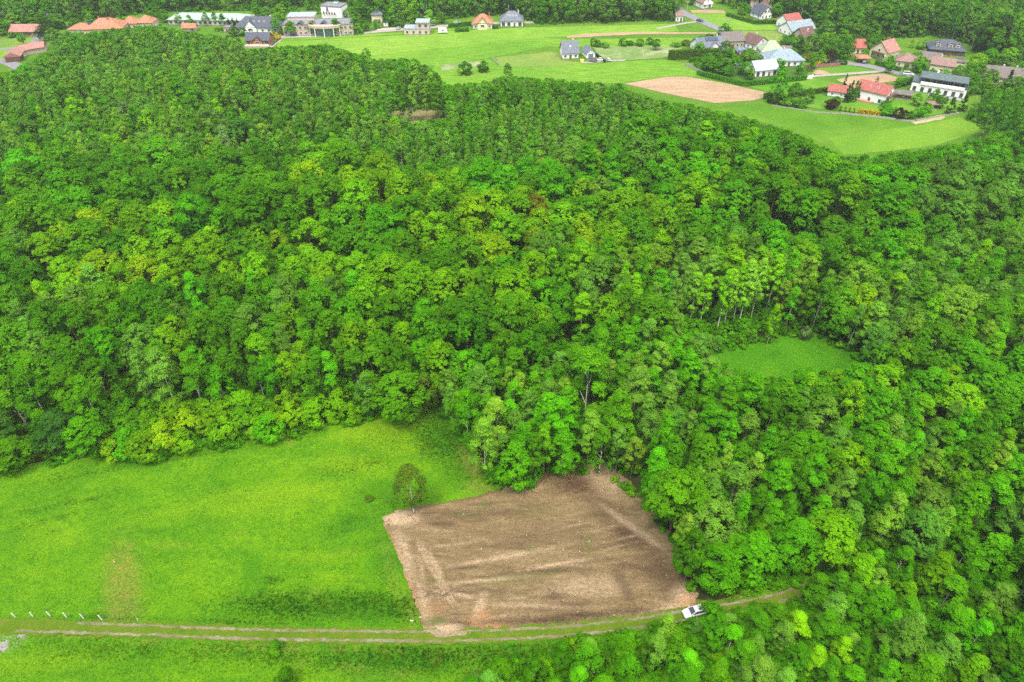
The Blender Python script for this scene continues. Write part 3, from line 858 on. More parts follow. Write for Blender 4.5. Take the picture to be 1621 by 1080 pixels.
def plant(kind, x, y, h, r, tint, label, group=None, rz=None, z=None, variant=None, name=None, cat=None):
    H, R = SPEC[kind][:2]
    v = variant if variant is not None else rnd.randrange(NV[kind])
    cm, tm = VARS[kind][v % NV[kind]]
    if z is None: z = float(relief(np.array([x]), np.array([y]))[0]) + .05
    t = empty(name or KNAME[kind], (x, y, z), rnd.uniform(0, 6.28) if rz is None else rz, label, cat or KCAT[kind], group)
    t.scale = (r / R, r / R, h / H)
    if kind == 'tall': tint = tuple(q * 1.4 for q in tint)
    kb = {'birch': 1.22, 'poplar': 1.1, 'maple': 1.06}.get(kind, 1.05)
    c = link('crown' if kind != 'shrub' else 'foliage', cm, t); c['tint'] = tuple(q * kb for q in tint)
    k = link('trunk' if kind != 'shrub' else 'stem', tm, t)
    return t

# ---- what grows where: canopy zones in survey pixels (first match wins)
# (polygon, [(kind, share)], height, radius, spacing factor, [(tint, share)])
Z = [
    ([(-120, 640), (60, 630), (130, 640), (165, 665), (150, 720), (0, 760), (-120, 760)], [('broadleaf', 1)], 9, 3.4, .8, [('silver', 2), ('blue', 1), ('vivid', 1), ('mid', 1)]),
    ([(160, 600), (560, 590), (600, 640), (560, 690), (200, 740), (150, 700)], [('shrub', 1)], 6.0, 3.1, .62, [('lime', 4), ('vivid', 2), ('yellow', 1), ('mid', 1)]),
    # plantations
    ([(-60, 135), (60, 108), (150, 72), (220, 42), (350, 52), (420, 75), (560, 92), (600, 112), (640, 122), (600, 140), (520, 130), (380, 130), (290, 118), (160, 130), (60, 150), (-60, 160)], [('birch', 10), ('maple', 1), ('broadleaf', 1)], 12, 2.2, .93, [('grey', 6), ('pale', 2), ('mid', 2)]),
    ([(560, 215), (640, 205), (705, 192), (770, 165), (830, 150), (910, 142), (1000, 150), (1090, 168), (1140, 190), (1080, 215), (1010, 225), (930, 245), (800, 275), (640, 262), (560, 265)], [('birch', 1)], 12, 1.75, .92, [('grey', 5), ('mid', 4), ('pale', 1)]),
    ([(540, 195), (620, 195), (660, 225), (650, 275), (540, 270)], [('birch', 1)], 13, 2.2, .9, [('grey', 4), ('pale', 3)]),
    ([(600, 90), (700, 120), (710, 175), (610, 170), (560, 120)], [('birch', 4), ('poplar', 1)], 16, 2.6, .9, [('grey', 4), ('pale', 2), ('mid', 3)]),
    ([(700, 130), (990, 135), (1010, 165), (900, 150), (760, 170), (705, 180)], [('birch', 2), ('broadleaf', 1)], 14, 3.0, .85, [('grey', 4), ('deep', 2), ('mid', 3)]),
    # right edge behind the pasture
    ([(1500, 120), (1640, 110), (1640, 215), (1560, 215), (1510, 185)], [('birch', 3), ('broadleaf', 1)], 16, 2.8, .85, [('mid', 3), ('grey', 2), ('deep', 3)]),
    ([(1290, 180), (1560, 200), (1640, 200), (1640, 275), (1440, 275), (1290, 240)], [('broadleaf', 2), ('birch', 1)], 15, 4.0, .85, [('mid', 3), ('deep', 3), ('vivid', 2), ('grey', 1)]),
    ([(1455, 268), (1640, 255), (1640, 420), (1560, 410), (1490, 380), (1440, 330)], [('broadleaf', 1)], 16, 3.6, .8, [('grey', 6), ('mid', 2)]),
    # the dark gully and large crowns on the right
    ([(1150, 225), (1330, 230), (1460, 265), (1480, 370), (1420, 440), (1300, 430), (1200, 400), (1140, 330)], [('broadleaf', 1)], 18, 5.0, .78, [('deep', 3), ('vivid', 3), ('mid', 2), ('lime', 1)]),
    ([(760, 255), (1010, 228), (1160, 200), (1150, 330), (1050, 345), (900, 320), (760, 310)], [('broadleaf', 5), ('poplar', 1)], 17, 4.8, .78, [('vivid', 3), ('lime', 3), ('mid', 2), ('deep', 1), ('grey', 1)]),
    # yellowish bands
    ([(30, 350), (250, 345), (480, 370), (560, 380), (540, 440), (300, 440), (60, 450)], [('broadleaf', 1)], 17, 5.0, .78, [('lime', 5), ('yellow', 2), ('mid', 2)]),
    ([(480, 240), (760, 270), (900, 300), (1050, 330), (1080, 400), (900, 400), (780, 400), (620, 330), (480, 300)], [('broadleaf', 1)], 17, 4.8, .78, [('lime', 5), ('yellow', 2), ('mid', 2), ('deep', 1), ('rust', .08)]),
    ([(480, 370), (620, 350), (800, 390), (840, 470), (760, 520), (620, 480), (500, 440)], [('broadleaf', 1)], 17, 4.9, .78, [('lime', 3), ('yellow', 2), ('vivid', 2), ('mid', 2), ('deep', 1)]),
    # beech band
    ([(-80, 270), (180, 260), (480, 250), (640, 310), (720, 370), (560, 390), (250, 350), (20, 360), (-80, 400)], [('broadleaf', 1)], 18, 5.0, .74, [('deep', 5), ('mid', 4), ('vivid', 2)]),
    # upper left mixture
    ([(-80, 130), (380, 110), (600, 130), (620, 230), (540, 280), (180, 262), (-80, 275)], [('birch', 5), ('broadleaf', 3), ('poplar', 1)], 15, 3.0, .85, [('grey', 6), ('mid', 3), ('lime', 1.4), ('deep', 2), ('pale', 1.5), ('silver', .15)]),
    # left middle
    ([(-80, 360), (60, 440), (300, 440), (600, 440), (620, 600), (150, 610), (-80, 610)], [('broadleaf', 3), ('birch', 1), ('maple', 1)], 16, 3.8, .78, [('mid', 5), ('vivid', 2), ('lime', 2), ('grey', 3), ('deep', 2)]),
    # tall poplar stand left of the clearing
    ([(1060, 400), (1250, 395), (1250, 500), (1060, 520)], [('poplar', 2), ('birch', 2), ('maple', 1)], 15, 2.8, .85, [('grey', 4), ('pale', 2), ('mid', 3), ('lime', 1)]),
    ([(950, 400), (1640, 430), (1640, 560), (1380, 540), (1240, 520), (1130, 540), (960, 480)], [('birch', 4), ('broadleaf', 3), ('poplar', 2)], 15, 3.2, .82, [('grey', 4), ('mid', 4), ('pale', 2), ('lime', 1.5), ('vivid', 1)]),
    ([(820, 400), (1100, 400), (1080, 500), (960, 520), (820, 500)], [('broadleaf', 3), ('birch', 1)], 16, 4.0, .8, [('vivid', 3), ('mid', 3), ('lime', 2), ('grey', 2)]),
    # beside the clearing, right
    ([(1370, 520), (1640, 520), (1640, 640), (1400, 640), (1310, 600)], [('broadleaf', 1)], 14, 4.0, .78, [('vivid', 4), ('mid', 2), ('lime', 2), ('deep', 1)]),
    # centre
    ([(560, 470), (850, 470), (1000, 510), (900, 560), (720, 590), (600, 600)], [('broadleaf', 4), ('maple', 1)], 17, 4.2, .78, [('vivid', 3), ('mid', 4), ('lime', 2), ('deep', 3)]),
    # wind-blown stand behind the plot
    ([(680, 560), (900, 540), (1130, 510), (1160, 600), (1100, 650), (960, 740), (740, 720), (690, 640)], [('poplar', 5), ('birch', 3), ('maple', 1)], 14, 2.5, .80, [('grey', 4), ('mid', 4), ('pale', 2), ('vivid', 2)]),
    # bottom right corner
    ([(700, 1240), (690, 1040), (880, 1005), (1080, 965), (1250, 955), (1330, 870), (1440, 830), (1640, 840), (1640, 1240)], [('birch', 5), ('maple', 5)], 9.0, 2.15, .70, [('vivid', 4), ('mid', 4), ('deep', 2), ('pale', 1.2), ('grey', 2.5), ('lime', 1)]),
    # big stand right of the plot
    ([(900, 560), (1640, 540), (1640, 900), (1250, 950), (1060, 950), (980, 800)], [('maple', 5), ('poplar', 3), ('birch', 1.6), ('broadleaf', 1.5)], 15, 2.9, .80, [('vivid', 6), ('mid', 4), ('grey', 2.5), ('pale', 1.2), ('deep', 2), ('lime', .8)]),
    # far woods
    ([(1160, -60), (1700, -60), (1700, 110), (1500, 75), (1300, 40), (1180, 20)], [('broadleaf', 4), ('birch', 3), ('spruce', 1)], 16, 3.4, .85, [('mid', 4), ('deep', 4), ('grey', 3), ('lime', 1), ('dark', .7)]),
    ([(840, -60), (1075, -60), (1075, 50), (840, 50)], [('broadleaf', 1)], 14, 3.2, .8, [('grey', 5), ('silver', .5), ('mid', 2), ('lime', .4)]),
    ([(540, -60), (850, -60), (850, 40), (540, 40)], [('broadleaf', 3), ('birch', 1)], 14, 3.2, .85, [('vivid', 2), ('mid', 3), ('grey', 3), ('lime', 1)]),
]
DEFZ = (None, [('broadleaf', 3), ('birch', 2), ('maple', 1)], 15, 3.8, .82, [('mid', 4), ('grey', 3), ('deep', 2), ('lime', 1), ('vivid', 1)])
def zone(u, v):
    for z in Z:
        if pip(u, v, z[0]): return z
    return DEFZ
def pick(lst):
    s = rnd.uniform(0, sum(w for _, w in lst))
    for k, w in lst:
        s -= w
        if s <= 0: return k
    return lst[-1][0]

ALLOPEN = [O_MEADOW, O_CLEAR, O_SMALL, O_FIELDS, O_FAR]
SEEN = ALLOPEN + [O_ROADSEEN, O_CARSEEN, O_ROWSEEN, O_LONE]
BASEOPEN = ALLOPEN
BB = [(min(p[0] for p in P), max(p[0] for p in P), min(p[1] for p in P), max(p[1] for p in P)) for P in SEEN]
def in_seen(u, v, grow=0):
    for P, b in zip(SEEN, BB):
        if b[0] <= u <= b[1] and b[2] <= v <= b[3] and pip(u, v, P): return True
    return False

EXPL = []   # positions kept free for trees placed one by one
def keep(px, py, r): EXPL.append((*g(px, py).xy, r))

# trees placed one by one in the wood: (kind, base px, base py, height, radius, tint, label)
SOLO = [
    ('airy', 655, 812, 13.5, 3.0, 'olive', 'lone slender birch with white trunk at the corner of the bare plot'),
    ('broadleaf', 637, 662, 13.5, 5.4, 'mid', 'round bushy tree standing out at the top corner of the bright meadow'),
    ('broadleaf', 677, 655, 11, 2.6, 'olive', 'narrow olive tree between the round bushy tree and the windy stand'),
    ('maple', 815, 776, 13.5, 3.4, 'vivid', 'vivid leafy tree leaning out at the top left edge of the bare plot'),
    ('maple', 890, 754, 13.5, 3.3, 'vivid', 'fresh green tree with thin pale trunk centred on the top edge of the plot'),
    ('poplar', 846, 766, 15, 2.0, 'mid', 'slim tree with bare pale trunk just behind the top edge of the plot'),
    ('birch', 948, 752, 14, 2.4, 'mid', 'tall thin trunked tree at the top right corner of the bare plot'),
    ('tall', 1091, 516, 17, 1.9, 'pale', 'tall pale trunked poplar, leftmost in the row by the clearing'),
    ('tall', 1106, 521, 17.5, 2.0, 'lime', 'tall pale trunked poplar, second from left in the row by the clearing'),
    ('tall', 1134, 527, 20, 1.8, 'lime', 'tall pale trunked poplar, third from left in the row by the clearing'),
    ('tall', 1144, 522, 19, 1.8, 'pale', 'tall pale trunked poplar, fourth from left in the row by the clearing'),
    ('tall', 1158, 517, 20, 1.9, 'lime', 'tall pale trunked poplar, fifth from left in the row by the clearing'),
    ('tall', 1168, 518, 21, 2.1, 'pale', 'tall pale trunked poplar, sixth from left in the row by the clearing'),
    ('tall', 1187, 509, 20, 1.9, 'pale', 'tall pale trunked poplar, second from right in the row by the clearing'),
    ('tall', 1211, 496, 19, 2.3, 'lime', 'tall pale trunked poplar, rightmost in the row by the clearing'),
    ('tall', 1003, 528, 13, 2.1, 'lime', 'pointed lime poplar with white trunk standing above young wood left of the clearing'),
    ('tall', 918, 543, 15, 2.5, 'lime', 'broad lime poplar with white trunk standing above the wood centre'),
    ('broadleaf', 1152, 470, 14, 2.7, 'rust', 'rust coloured crown peeping out behind the row of tall poplars'),
    ('broadleaf', 848, 385, 17, 4.0, 'rust', 'brownish crown among yellow green trees in the wood centre'),
    ('broadleaf', 1345, 425, 17, 5.0, 'yellow', 'yellow green broad crown above the dark gully on the right'),
    ('broadleaf', 1290, 905, 15.5, 4.4, 'lime', 'big yellow topped tree at the bend of the dirt track'),
    ('broadleaf', 1240, 905, 14, 4.4, 'vivid', 'big fresh green tree beside the yellow topped tree at the track'),
    ('maple', 1120, 930, 12, 4.0, 'vivid', 'full vivid green tree at the lower right corner of the bare plot'),
    ('maple', 1180, 920, 13, 4.2, 'vivid', 'wide vivid green tree behind the dirt track right of the plot'),
    ('birch', 1383, 868, 16, 2.6, 'pale', 'tall pale weeping birch right of the big yellow topped tree'),
    ('poplar', 1545, 830, 14, 3.3, 'vivid', 'wind swept fresh green tree with bare trunk over the dark forest gap'),
    ('broadleaf', 1325, 775, 13, 4.0, 'lime', 'rounded lime green tree over a dark gap in the right hand wood'),
    ('birch', 1178, 800, 15, 2.2, 'pale', 'pale weeping birch in the wood right of the bare plot'),
    ('birch', 1115, 812, 15, 2.4, 'pale', 'bushy pale birch behind the edge trees right of the plot'),
    ('shrub', 1122, 989, 5.0, 2.35, 'vivid', 'vivid green bush half hiding the white car'),
    ('birch', 1052, 1012, 6.8, 1.7, 'pale', 'small pale birch beside the dirt track left of the car'),
    ('shrub', 183, 722, 4.6, 2.6, 'yellow', 'low rounded yellow green shrub at the left end of the meadow hedge line'),
    ('shrub', 238, 722, 6.6, 3.6, 'lime', 'largest rounded lime shrub on the upper edge of the meadow'),
    ('shrub', 295, 712, 5.0, 2.6, 'lime', 'small lime shrub right of the largest shrub on the meadow edge'),
    ('shrub', 365, 700, 6.6, 3.4, 'lime', 'tall lumpy lime shrub midway along the meadow upper edge'),
    ('shrub', 410, 692, 5.2, 2.4, 'lime', 'rounded lime shrub right of the tall lumpy one on the meadow edge'),
    ('shrub', 585, 792, .9, .8, 'olive', 'tiny withered bush alone in the bright meadow'),
    ('shrub', 437, 1032, 2.4, 1.3, 'mid', 'small light bush below the dirt track at the ditch'),
    ('shrub', 455, 1085, 4.2, 1.6, 'deep', 'dark bushy shrub at the lower edge of the meadow'),
    ('shrub', 1273, 538, 3.8, 1.5, 'silver', 'white flowering bush at the upper edge of the forest clearing'),
    ('broadleaf', 1228, 158, 12.5, 3.6, 'vivid', 'bright rounded tree alone by the corner of the ploughed field'),
    ('broadleaf', 390, 255, 18, 6.5, 'blue', 'huge dark bluish round crown standing out in the upper left wood'),
    ('broadleaf', 218, 225, 16, 4.0, 'silver', 'silvery white crown in the upper left wood'),
]
for s in SOLO: keep(s[1], s[2], s[4])

# ---- sow the wood
cells = {}
CS = 6.0
def near_ok(x, y, r, k):
    ci, cj = int(x // CS), int(y // CS)
    for i in range(ci - 2, ci + 3):
        for j in range(cj - 2, cj + 3):
            for (a, b, q_) in cells.get((i, j), ()):
                if (a - x) ** 2 + (b - y) ** 2 < ((r + q_) * .82 * k) ** 2: return False
    return True
def put(x, y, r): cells.setdefault((int(x // CS), int(y // CS)), []).append((x, y, r))
for e in EXPL: put(e[0], e[1], e[2] * .8)
trees = []
yc = nr.uniform(0, 1, 80000)
Yc = 22 + (yc ** .62) * 640
Xc = nr.uniform(-1, 1, 80000) * (0.72 * (Yc * CP + CAM_H * SP) + 18)
Rl = relief(Xc, Yc)
for x, y, zb in zip(Xc.tolist(), Yc.tolist(), Rl.tolist()):
    bu, bv = proj(x, y, zb)
    u, v = proj(x, y, zb + 11)
    zn = zone(u, v)
    h0, r0, k, = zn[2], zn[3], zn[4]
    sz = math.exp(rnd.gauss(.03, .21))
    r = r0 * sz; h = h0 * (sz ** .5) * math.exp(rnd.gauss(0, .07))
    kd = pick(zn[1]); fit = False
    if kd == 'birch' and r0 > 2.6: r *= .72
    if kd == 'poplar' and r0 > 2.6: r *= .8
    if kd == 'broadleaf' and r0 < 3.5: r *= 1.25
    if kd == 'shrub': h = min(h, 6.5)
    if not near_ok(x, y, r, k): continue
    if any(pip(bu, bv, P) for P in BASEOPEN) or pip(bu, bv, O_ROAD): continue
    for shrink in (1, .78, .58, .42, .28):
        hh_, rr_ = h * shrink, r * (.5 + .5 * shrink)
        bad = in_seen(*proj(x, y, zb + hh_ * .97))
        if not bad:
            for dx, hz in ((-.8, .6), (.8, .6), (-.6, .85), (.6, .85), (0, .4), (0, .7), (-.7, .35), (.7, .35)):
                if in_seen(*proj(x + dx * rr_, y, zb + hh_ * hz)): bad = True; break
        if not bad: break
    if bad: continue
    h, r = hh_, rr_
    put(x, y, r)
    trees.append([kd, x, y, zb, h, r, pick(zn[5]), u, v])

# low growth under the trees, thick near the bottom right and along every edge
under = []; under_seen = set()
O_ROWBASE = [(1075, 500), (1225, 480), (1240, 522), (1140, 560), (1075, 550), (980, 560), (880, 570), (880, 530), (1000, 520)]
yc = nr.uniform(0, 1, 60000); Yc = 22 + yc * 480
Xc = nr.uniform(-1, 1, 60000) * (0.72 * (Yc * CP + CAM_H * SP) + 10)
Rl = relief(Xc, Yc)
dm = np.full(Xc.shape, 1e9)
for P in OPENS_W[:4]: dm = np.minimum(dm, dist_poly_np(Xc, Yc, P))
for x, y, zb, dd in zip(Xc.tolist(), Yc.tolist(), Rl.tolist(), dm.tolist()):
    u, v = proj(x, y, zb)
    corner = v > 880 and u > 700
    if not corner and not (dd < 14 and rnd.random() < .6) and not (y < 330 and rnd.random() < .35): continue
    r = rnd.uniform(.9, 1.9); h = r * rnd.uniform(1.1, 1.8)
    if pip(u, v, O_ROWBASE): r *= 1.3; h = r * 1.5
    if u > 860 and v < 960 and dd < 6: r *= .6; h *= .7
    if any(pip(u, v, P) for P in BASEOPEN) or pip(u, v, O_ROAD): continue
    tu, tv = proj(x, y, zb + h)
    if not pip(u, v, O_ROWBASE) and (in_seen(tu, tv) or in_seen(*proj(x - r, y, zb + h * .5)) or in_seen(*proj(x + r, y, zb + h * .5))): continue
    k = (int(x // 1.7), int(y // 1.7))
    if k in under_seen: continue
    under_seen.add(k)
    under.append(['shrub', x, y, zb, h, r, pick([('mid', 3), ('vivid', 3), ('deep', 3), ('lime', 1)]), u, v])

# ---- the largest of each kind as things of their own, the rest as woods
SEEDS = [(60, 680, 'at the left end of the meadow'), (300, 640, 'behind the meadow shrubs'), (500, 620, 'behind the right meadow shrubs'), (640, 560, 'behind the round bushy tree'),
    (760, 640, 'in the windy stand above the plot'), (880, 660, 'just above the bare plot'), (1000, 700, 'behind the plot top right corner'), (1090, 800, 'along the right side of the plot'),
    (1180, 860, 'above the dirt track bend'), (1300, 820, 'around the yellow topped tree'), (1450, 780, 'right of the yellow topped tree'), (1580, 760, 'near the dark gap far right'), (820, 1060, 'below the dirt track'), (960, 1060, 'below the track left of the car'),
    (1100, 1050, 'below the white car'), (1240, 1040, 'below the track bend'), (1400, 1020, 'in the lower right thicket'), (1560, 1020, 'in the lower right corner thicket'), (1400, 900, 'at the thicket top by the track'), (1560, 900, 'at the thicket top far right'),
    (1180, 640, 'in front of the clearing'), (1300, 660, 'below the clearing right end'), (1450, 640, 'right below the clearing'), (1580, 640, 'far right below the clearing'), (1100, 560, 'left of the clearing'), (1000, 560, 'in young wood left of the clearing'),
    (1180, 480, 'around the pale poplar row'), (1300, 480, 'above the clearing'), (1430, 520, 'right above the clearing'), (1570, 500, 'far right above the clearing'), (900, 480, 'around the lime poplar'), (760, 480, 'in the wood centre'), (60, 540, 'far left above the meadow'),
    (220, 540, 'left of the wood centre'), (400, 520, 'in the left middle wood'), (540, 500, 'in the middle wood'), (100, 420, 'on the far left ridge'), (300, 400, 'on the left ridge'), (520, 400, 'on the ridge centre'), (700, 390, 'on the yellowish band'), (880, 370, 'on the yellowish band right half'),
    (1040, 400, 'left of the dark gully'), (1250, 330, 'above the dark gully'), (1560, 330, 'in the grey wood right of the gully'), (80, 300, 'in the far left deep wood'), (300, 290, 'in the left deep wood'), (540, 290, 'in the deep wood'), (760, 290, 'below the young plantation'), (1000, 280, 'right of the young plantation'),
    (100, 200, 'in the upper left wood'), (350, 190, 'in the upper wood left'), (560, 180, 'left of the sandy gap'), (640, 140, 'above the sandy gap'), (850, 190, 'in the young plantation'), (820, 140, 'along the field edge'), (1150, 220, 'below the ploughed field'), (1400, 250, 'below the right pasture'), (1580, 170, 'right of the pasture'),
    (200, 90, 'below the orange roofs'), (450, 90, 'below the chalet'), (960, 20, 'behind the long field'), (700, 20, 'behind the upper road'), (1400, 20, 'in the far right wood'), (250, 10, 'in the far left wood')]
by = {}
for t in trees:
    by.setdefault(t[0], []).append(t)
indiv, rest = [], {}
LIM = {'broadleaf': 300, 'birch': 300, 'poplar': 290, 'maple': 290, 'shrub': 130, 'spruce': 60}
for kd, L in by.items():
    def size(t):
        u, v = t[7], t[8]
        if not (-10 < u < 1631 and -10 < v < 1095): return 0
        return ppm(v) * (t[5] * 2)
    L.sort(key=size, reverse=True)
    n = min(LIM[kd], sum(1 for t in L if size(t) > 0))
    indiv += L[:n]; rest[kd] = L[n:]
ORD = ['leftmost', 'second from left', 'third from left', 'fourth from left', 'fifth from left', 'sixth from left', 'seventh from left', 'eighth from left', 'ninth from left', 'tenth from left', 'eleventh from left', 'twelfth from left']
sets = {}
for t in indiv:
    kd, x, y, zb, h, r, tn, u, v = t
    sd_ = min(SEEDS, key=lambda s: (s[0] - u) ** 2 + ((s[1] - v) * 1.3) ** 2)
    szw = 'large' if r > SPEC[kd][1] * 1.08 else 'small' if r < SPEC[kd][1] * .82 else 'medium'
    base = f"{szw} {WORDS[tn]} {KCAT[kd]} {sd_[2]}"
    sets.setdefault(base, []).append(t)
NUM = {2: 'two', 3: 'three', 4: 'four', 5: 'five', 6: 'six', 7: 'seven', 8: 'eight', 9: 'nine', 10: 'ten', 11: 'eleven', 12: 'twelve'}
for base, L in sets.items():
    L.sort(key=lambda t: t[7])
    for i, t in enumerate(L):
        kd, x, y, zb, h, r, tn, u, v = t
        lab = base
        if len(L) > 1 and i < len(ORD): lab = f"{base}, {ORD[i] if i < len(L) - 1 else 'rightmost'} of {NUM.get(len(L), 'many')}"
        if len(lab.split()) > 16: lab = lab.replace(' of the ', ' of ').replace(' in the ', ' in ').replace(' at the ', ' at ').replace(' from left', '')
        plant(kd, x, y, h, r, jitter_tint(tn, rnd), lab, {'shrub': 'shrubs at the edges of the wood'}.get(kd, KCAT[kd] + 's of the wood'), z=zb)
for (kd, px, py, h, r, tn, lab) in SOLO:
    p = g(px, py)
    plant(kd, p.x, p.y, h, r, jitter_tint(tn, rnd, .03), lab, {'shrub': 'shrubs at the edges of the wood'}.get(kd, KCAT[kd] + 's of the wood'))

# ---- the rest of the wood: one object of a kind, planted by geometry nodes
def planter(name, pcol, mats=None):
    ng = bpy.data.node_groups.new(name, 'GeometryNodeTree')
    ng.interface.new_socket('Geometry', in_out='INPUT', socket_type='NodeSocketGeometry')
    ng.interface.new_socket('Geometry', in_out='OUTPUT', socket_type='NodeSocketGeometry')
    gi = ng.nodes.new('NodeGroupInput'); go = ng.nodes.new('NodeGroupOutput')
    ip = ng.nodes.new('GeometryNodeInstanceOnPoints')
    ci = ng.nodes.new('GeometryNodeCollectionInfo')
    ci.inputs['Collection'].default_value = pcol
    ci.inputs['Separate Children'].default_value = True
    ci.inputs['Reset Children'].default_value = True
    def na(n, t):
        a = ng.nodes.new('GeometryNodeInputNamedAttribute'); a.data_type = t; a.inputs['Name'].default_value = n
        return [o for o in a.outputs if o.enabled and o.name == 'Attribute'][0]
    ng.links.new(gi.outputs[0], ip.inputs['Points'])
    ng.links.new(ci.outputs[0], ip.inputs['Instance'])
    ip.inputs['Pick Instance'].default_value = True
    ng.links.new(na('variant', 'INT'), ip.inputs['Instance Index'])
    ng.links.new(na('rot', 'FLOAT_VECTOR'), ip.inputs['Rotation'])
    ng.links.new(na('scl', 'FLOAT_VECTOR'), ip.inputs['Scale'])
    ng.links.new(ip.outputs[0], go.inputs[0])
    return ng
def sow(name, meshes, P, variant, rot, scl, tint, label):
    pc = bpy.data.collections.new(name + ' kinds')
    for i, me in enumerate(meshes):
        o = bpy.data.objects.new(f'{name} kind {i:02d}', me)
        pc.objects.link(o)
    me = bpy.data.meshes.new(name)
    n = len(P)
    me.vertices.add(n); me.vertices.foreach_set('co', np.asarray(P, np.float32).ravel())
    def A(nm, typ, key, arr):
        a = me.attributes.new(nm, typ, 'POINT'); a.data.foreach_set(key, np.asarray(arr).ravel())
    A('variant', 'INT', 'value', np.asarray(variant, np.int32))
    A('rot', 'FLOAT_VECTOR', 'vector', np.asarray(rot, np.float32))
    A('scl', 'FLOAT_VECTOR', 'vector', np.asarray(scl, np.float32))
    A('tint', 'FLOAT_COLOR', 'color', np.column_stack([np.asarray(tint, np.float32), np.ones(n, np.float32)]))
    o = link(name, me)
    md = o.modifiers.new('planting', 'NODES')
    md.node_group = planter(name, pc)
    return tag(o, label, kind='stuff')
def joined(a, b, name):
    bm = bmesh.new(); bm.from_mesh(a)
    n0 = len(bm.faces)
    bm.from_mesh(b)
    bm.faces.ensure_lookup_table()
    for f in bm.faces[n0:]: f.material_index = 1
    me = bpy.data.meshes.new(name); bm.to_mesh(me); bm.free()
    me.materials.append(a.materials[0]); me.materials.append(b.materials[0])
    return me
rest['shrub'] = rest.get('shrub', []) + under
WOOD = {'broadleaf': ('broadleaf_wood', 'broadleaf trees making up the farther wood'), 'birch': ('birch_wood', 'slender birches making up the plantations and the farther wood'),
        'poplar': ('poplar_wood', 'poplars standing among the farther wood'), 'maple': ('maple_wood', 'young maples standing among the farther wood'), 'shrub': ('undergrowth', 'low bushes under the edge of the wood'), 'spruce': ('conifer_wood', 'dark conifers scattered in the far wood')}
for kd, L in rest.items():
    if not L: continue
    H, R = SPEC[kd][:2]
    ms = [joined(c, t, kd + ' whole') for c, t in VARS[kd]]
    n = len(L)
    sow(WOOD[kd][0], ms, [(t[1], t[2], t[3]) for t in L], [rnd.randrange(NV[kd]) for _ in L], [(0, 0, rnd.uniform(0, 6.28)) for _ in L],
        [(t[5] / R, t[5] / R, t[4] / H) for t in L], [tuple(q * {'birch': 1.22, 'poplar': 1.1, 'maple': 1.06}.get(kd, 1.05) for q in jitter_tint(t[6], rnd)) for t in L], WOOD[kd][1])
print('trees', len(trees), {k: len(v) for k, v in by.items()}, 'single', len(indiv), 'sets', len(sets), 'maxset', max(len(v) for v in sets.values()))

# ---- grass tufts over the near meadow
def tuft_mesh(seed):
    q = np.random.default_rng(seed)
    V, Fc = [], []
    for i in range(9):
        a = q.uniform(0, 6.28); r = q.uniform(0, .16); b = q.uniform(0, 6.28)
        x, y = r * math.cos(a), r * math.sin(a)
        w = q.uniform(.03, .06); h = q.uniform(.5, 1.0); lx, ly = q.uniform(-.35, .35, 2)
        k = len(V)
        V += [(x - w * math.cos(b), y - w * math.sin(b), 0), (x + w * math.cos(b), y + w * math.sin(b), 0), (x + lx, y + ly, h)]
        Fc.append((k, k + 1, k + 2))
    me = bpy.data.meshes.new('tuft'); me.from_pydata(V, [], Fc)
    a = me.attributes.new('var', 'FLOAT', 'FACE'); a.data.foreach_set('value', q.uniform(0, 1, len(Fc)).astype(np.float32))
    me.materials.append(m_leaf)
    return me
tm = [tuft_mesh(i) for i in range(4)]
MW = [tuple(g(*p).xy) for p in [(-80, 775), (0, 750), (60, 741), (140, 722), (300, 714), (470, 688), (590, 660), (690, 650), (745, 700), (765, 768), (655, 800), (606, 818), (672, 1000), (900, 1000), (1060, 975), (1090, 980), (900, 1060), (700, 1130), (-120, 1130)]]
X, Y = scatter_poly(MW, 60000, nr)
U, W = px_np(X, Y)
TRW = [g(*p) for p in TRACK]
dtr = np.full(X.shape, 1e9)
for a, b in zip(TRW, TRW[1:]):
    ex, ey = b.x - a.x, b.y - a.y
    t = np.clip(((X - a.x) * ex + (Y - a.y) * ey) / (ex * ex + ey * ey), 0, 1)
    dtr = np.minimum(dtr, np.hypot(X - a.x - t * ex, Y - a.y - t * ey))
lu = blobs(lush_l)(X, Y); br = blobs(brown_l)(X, Y)
inplot = pip_np(X, Y, PLOT_W)
hn = np.array([mnoise.noise(Vector((x * .35, y * .5, 1))) for x, y in zip(X, Y)])
p_keep = np.clip(.35 + .9 * lu + .5 * hn - .7 * br, .05, 1)
m = (dtr > 1.9) & ~inplot & (nr.uniform(0, 1, X.shape) < p_keep)
m |= (dtr < .45) & (nr.uniform(0, 1, X.shape) < .5) & ~inplot
X, Y, lu, hn, dtr = X[m], Y[m], lu[m], hn[m], dtr[m]
n = len(X)
hs = (.16 + .34 * lu + .12 * np.clip(hn, 0, 1)) * nr.uniform(.7, 1.3, n) * np.where(dtr < .5, .5, 1)
c0 = np.array([0.085, 0.235, 0.003]); c1 = np.array([0.022, 0.135, 0.003]); c2 = np.array([.14, .28, .004])
f = np.clip(lu * .9 - hn * .5 + nr.normal(0, .15, n), 0, 1)[:, None]
T = c0 * (1 - f) + c1 * f
T = np.where((hn > .1)[:, None], T * .6 + c2 * .4, T)
sow('grass', tm, np.column_stack([X, Y, np.full(n, .14)]), nr.integers(0, 4, n), np.column_stack([np.zeros(n), np.zeros(n), nr.uniform(0, 6.28, n)]),
    np.column_stack([hs * 1.9, hs * 1.9, hs]), T, 'long uneven grass of the near meadow')
print('tufts', n)
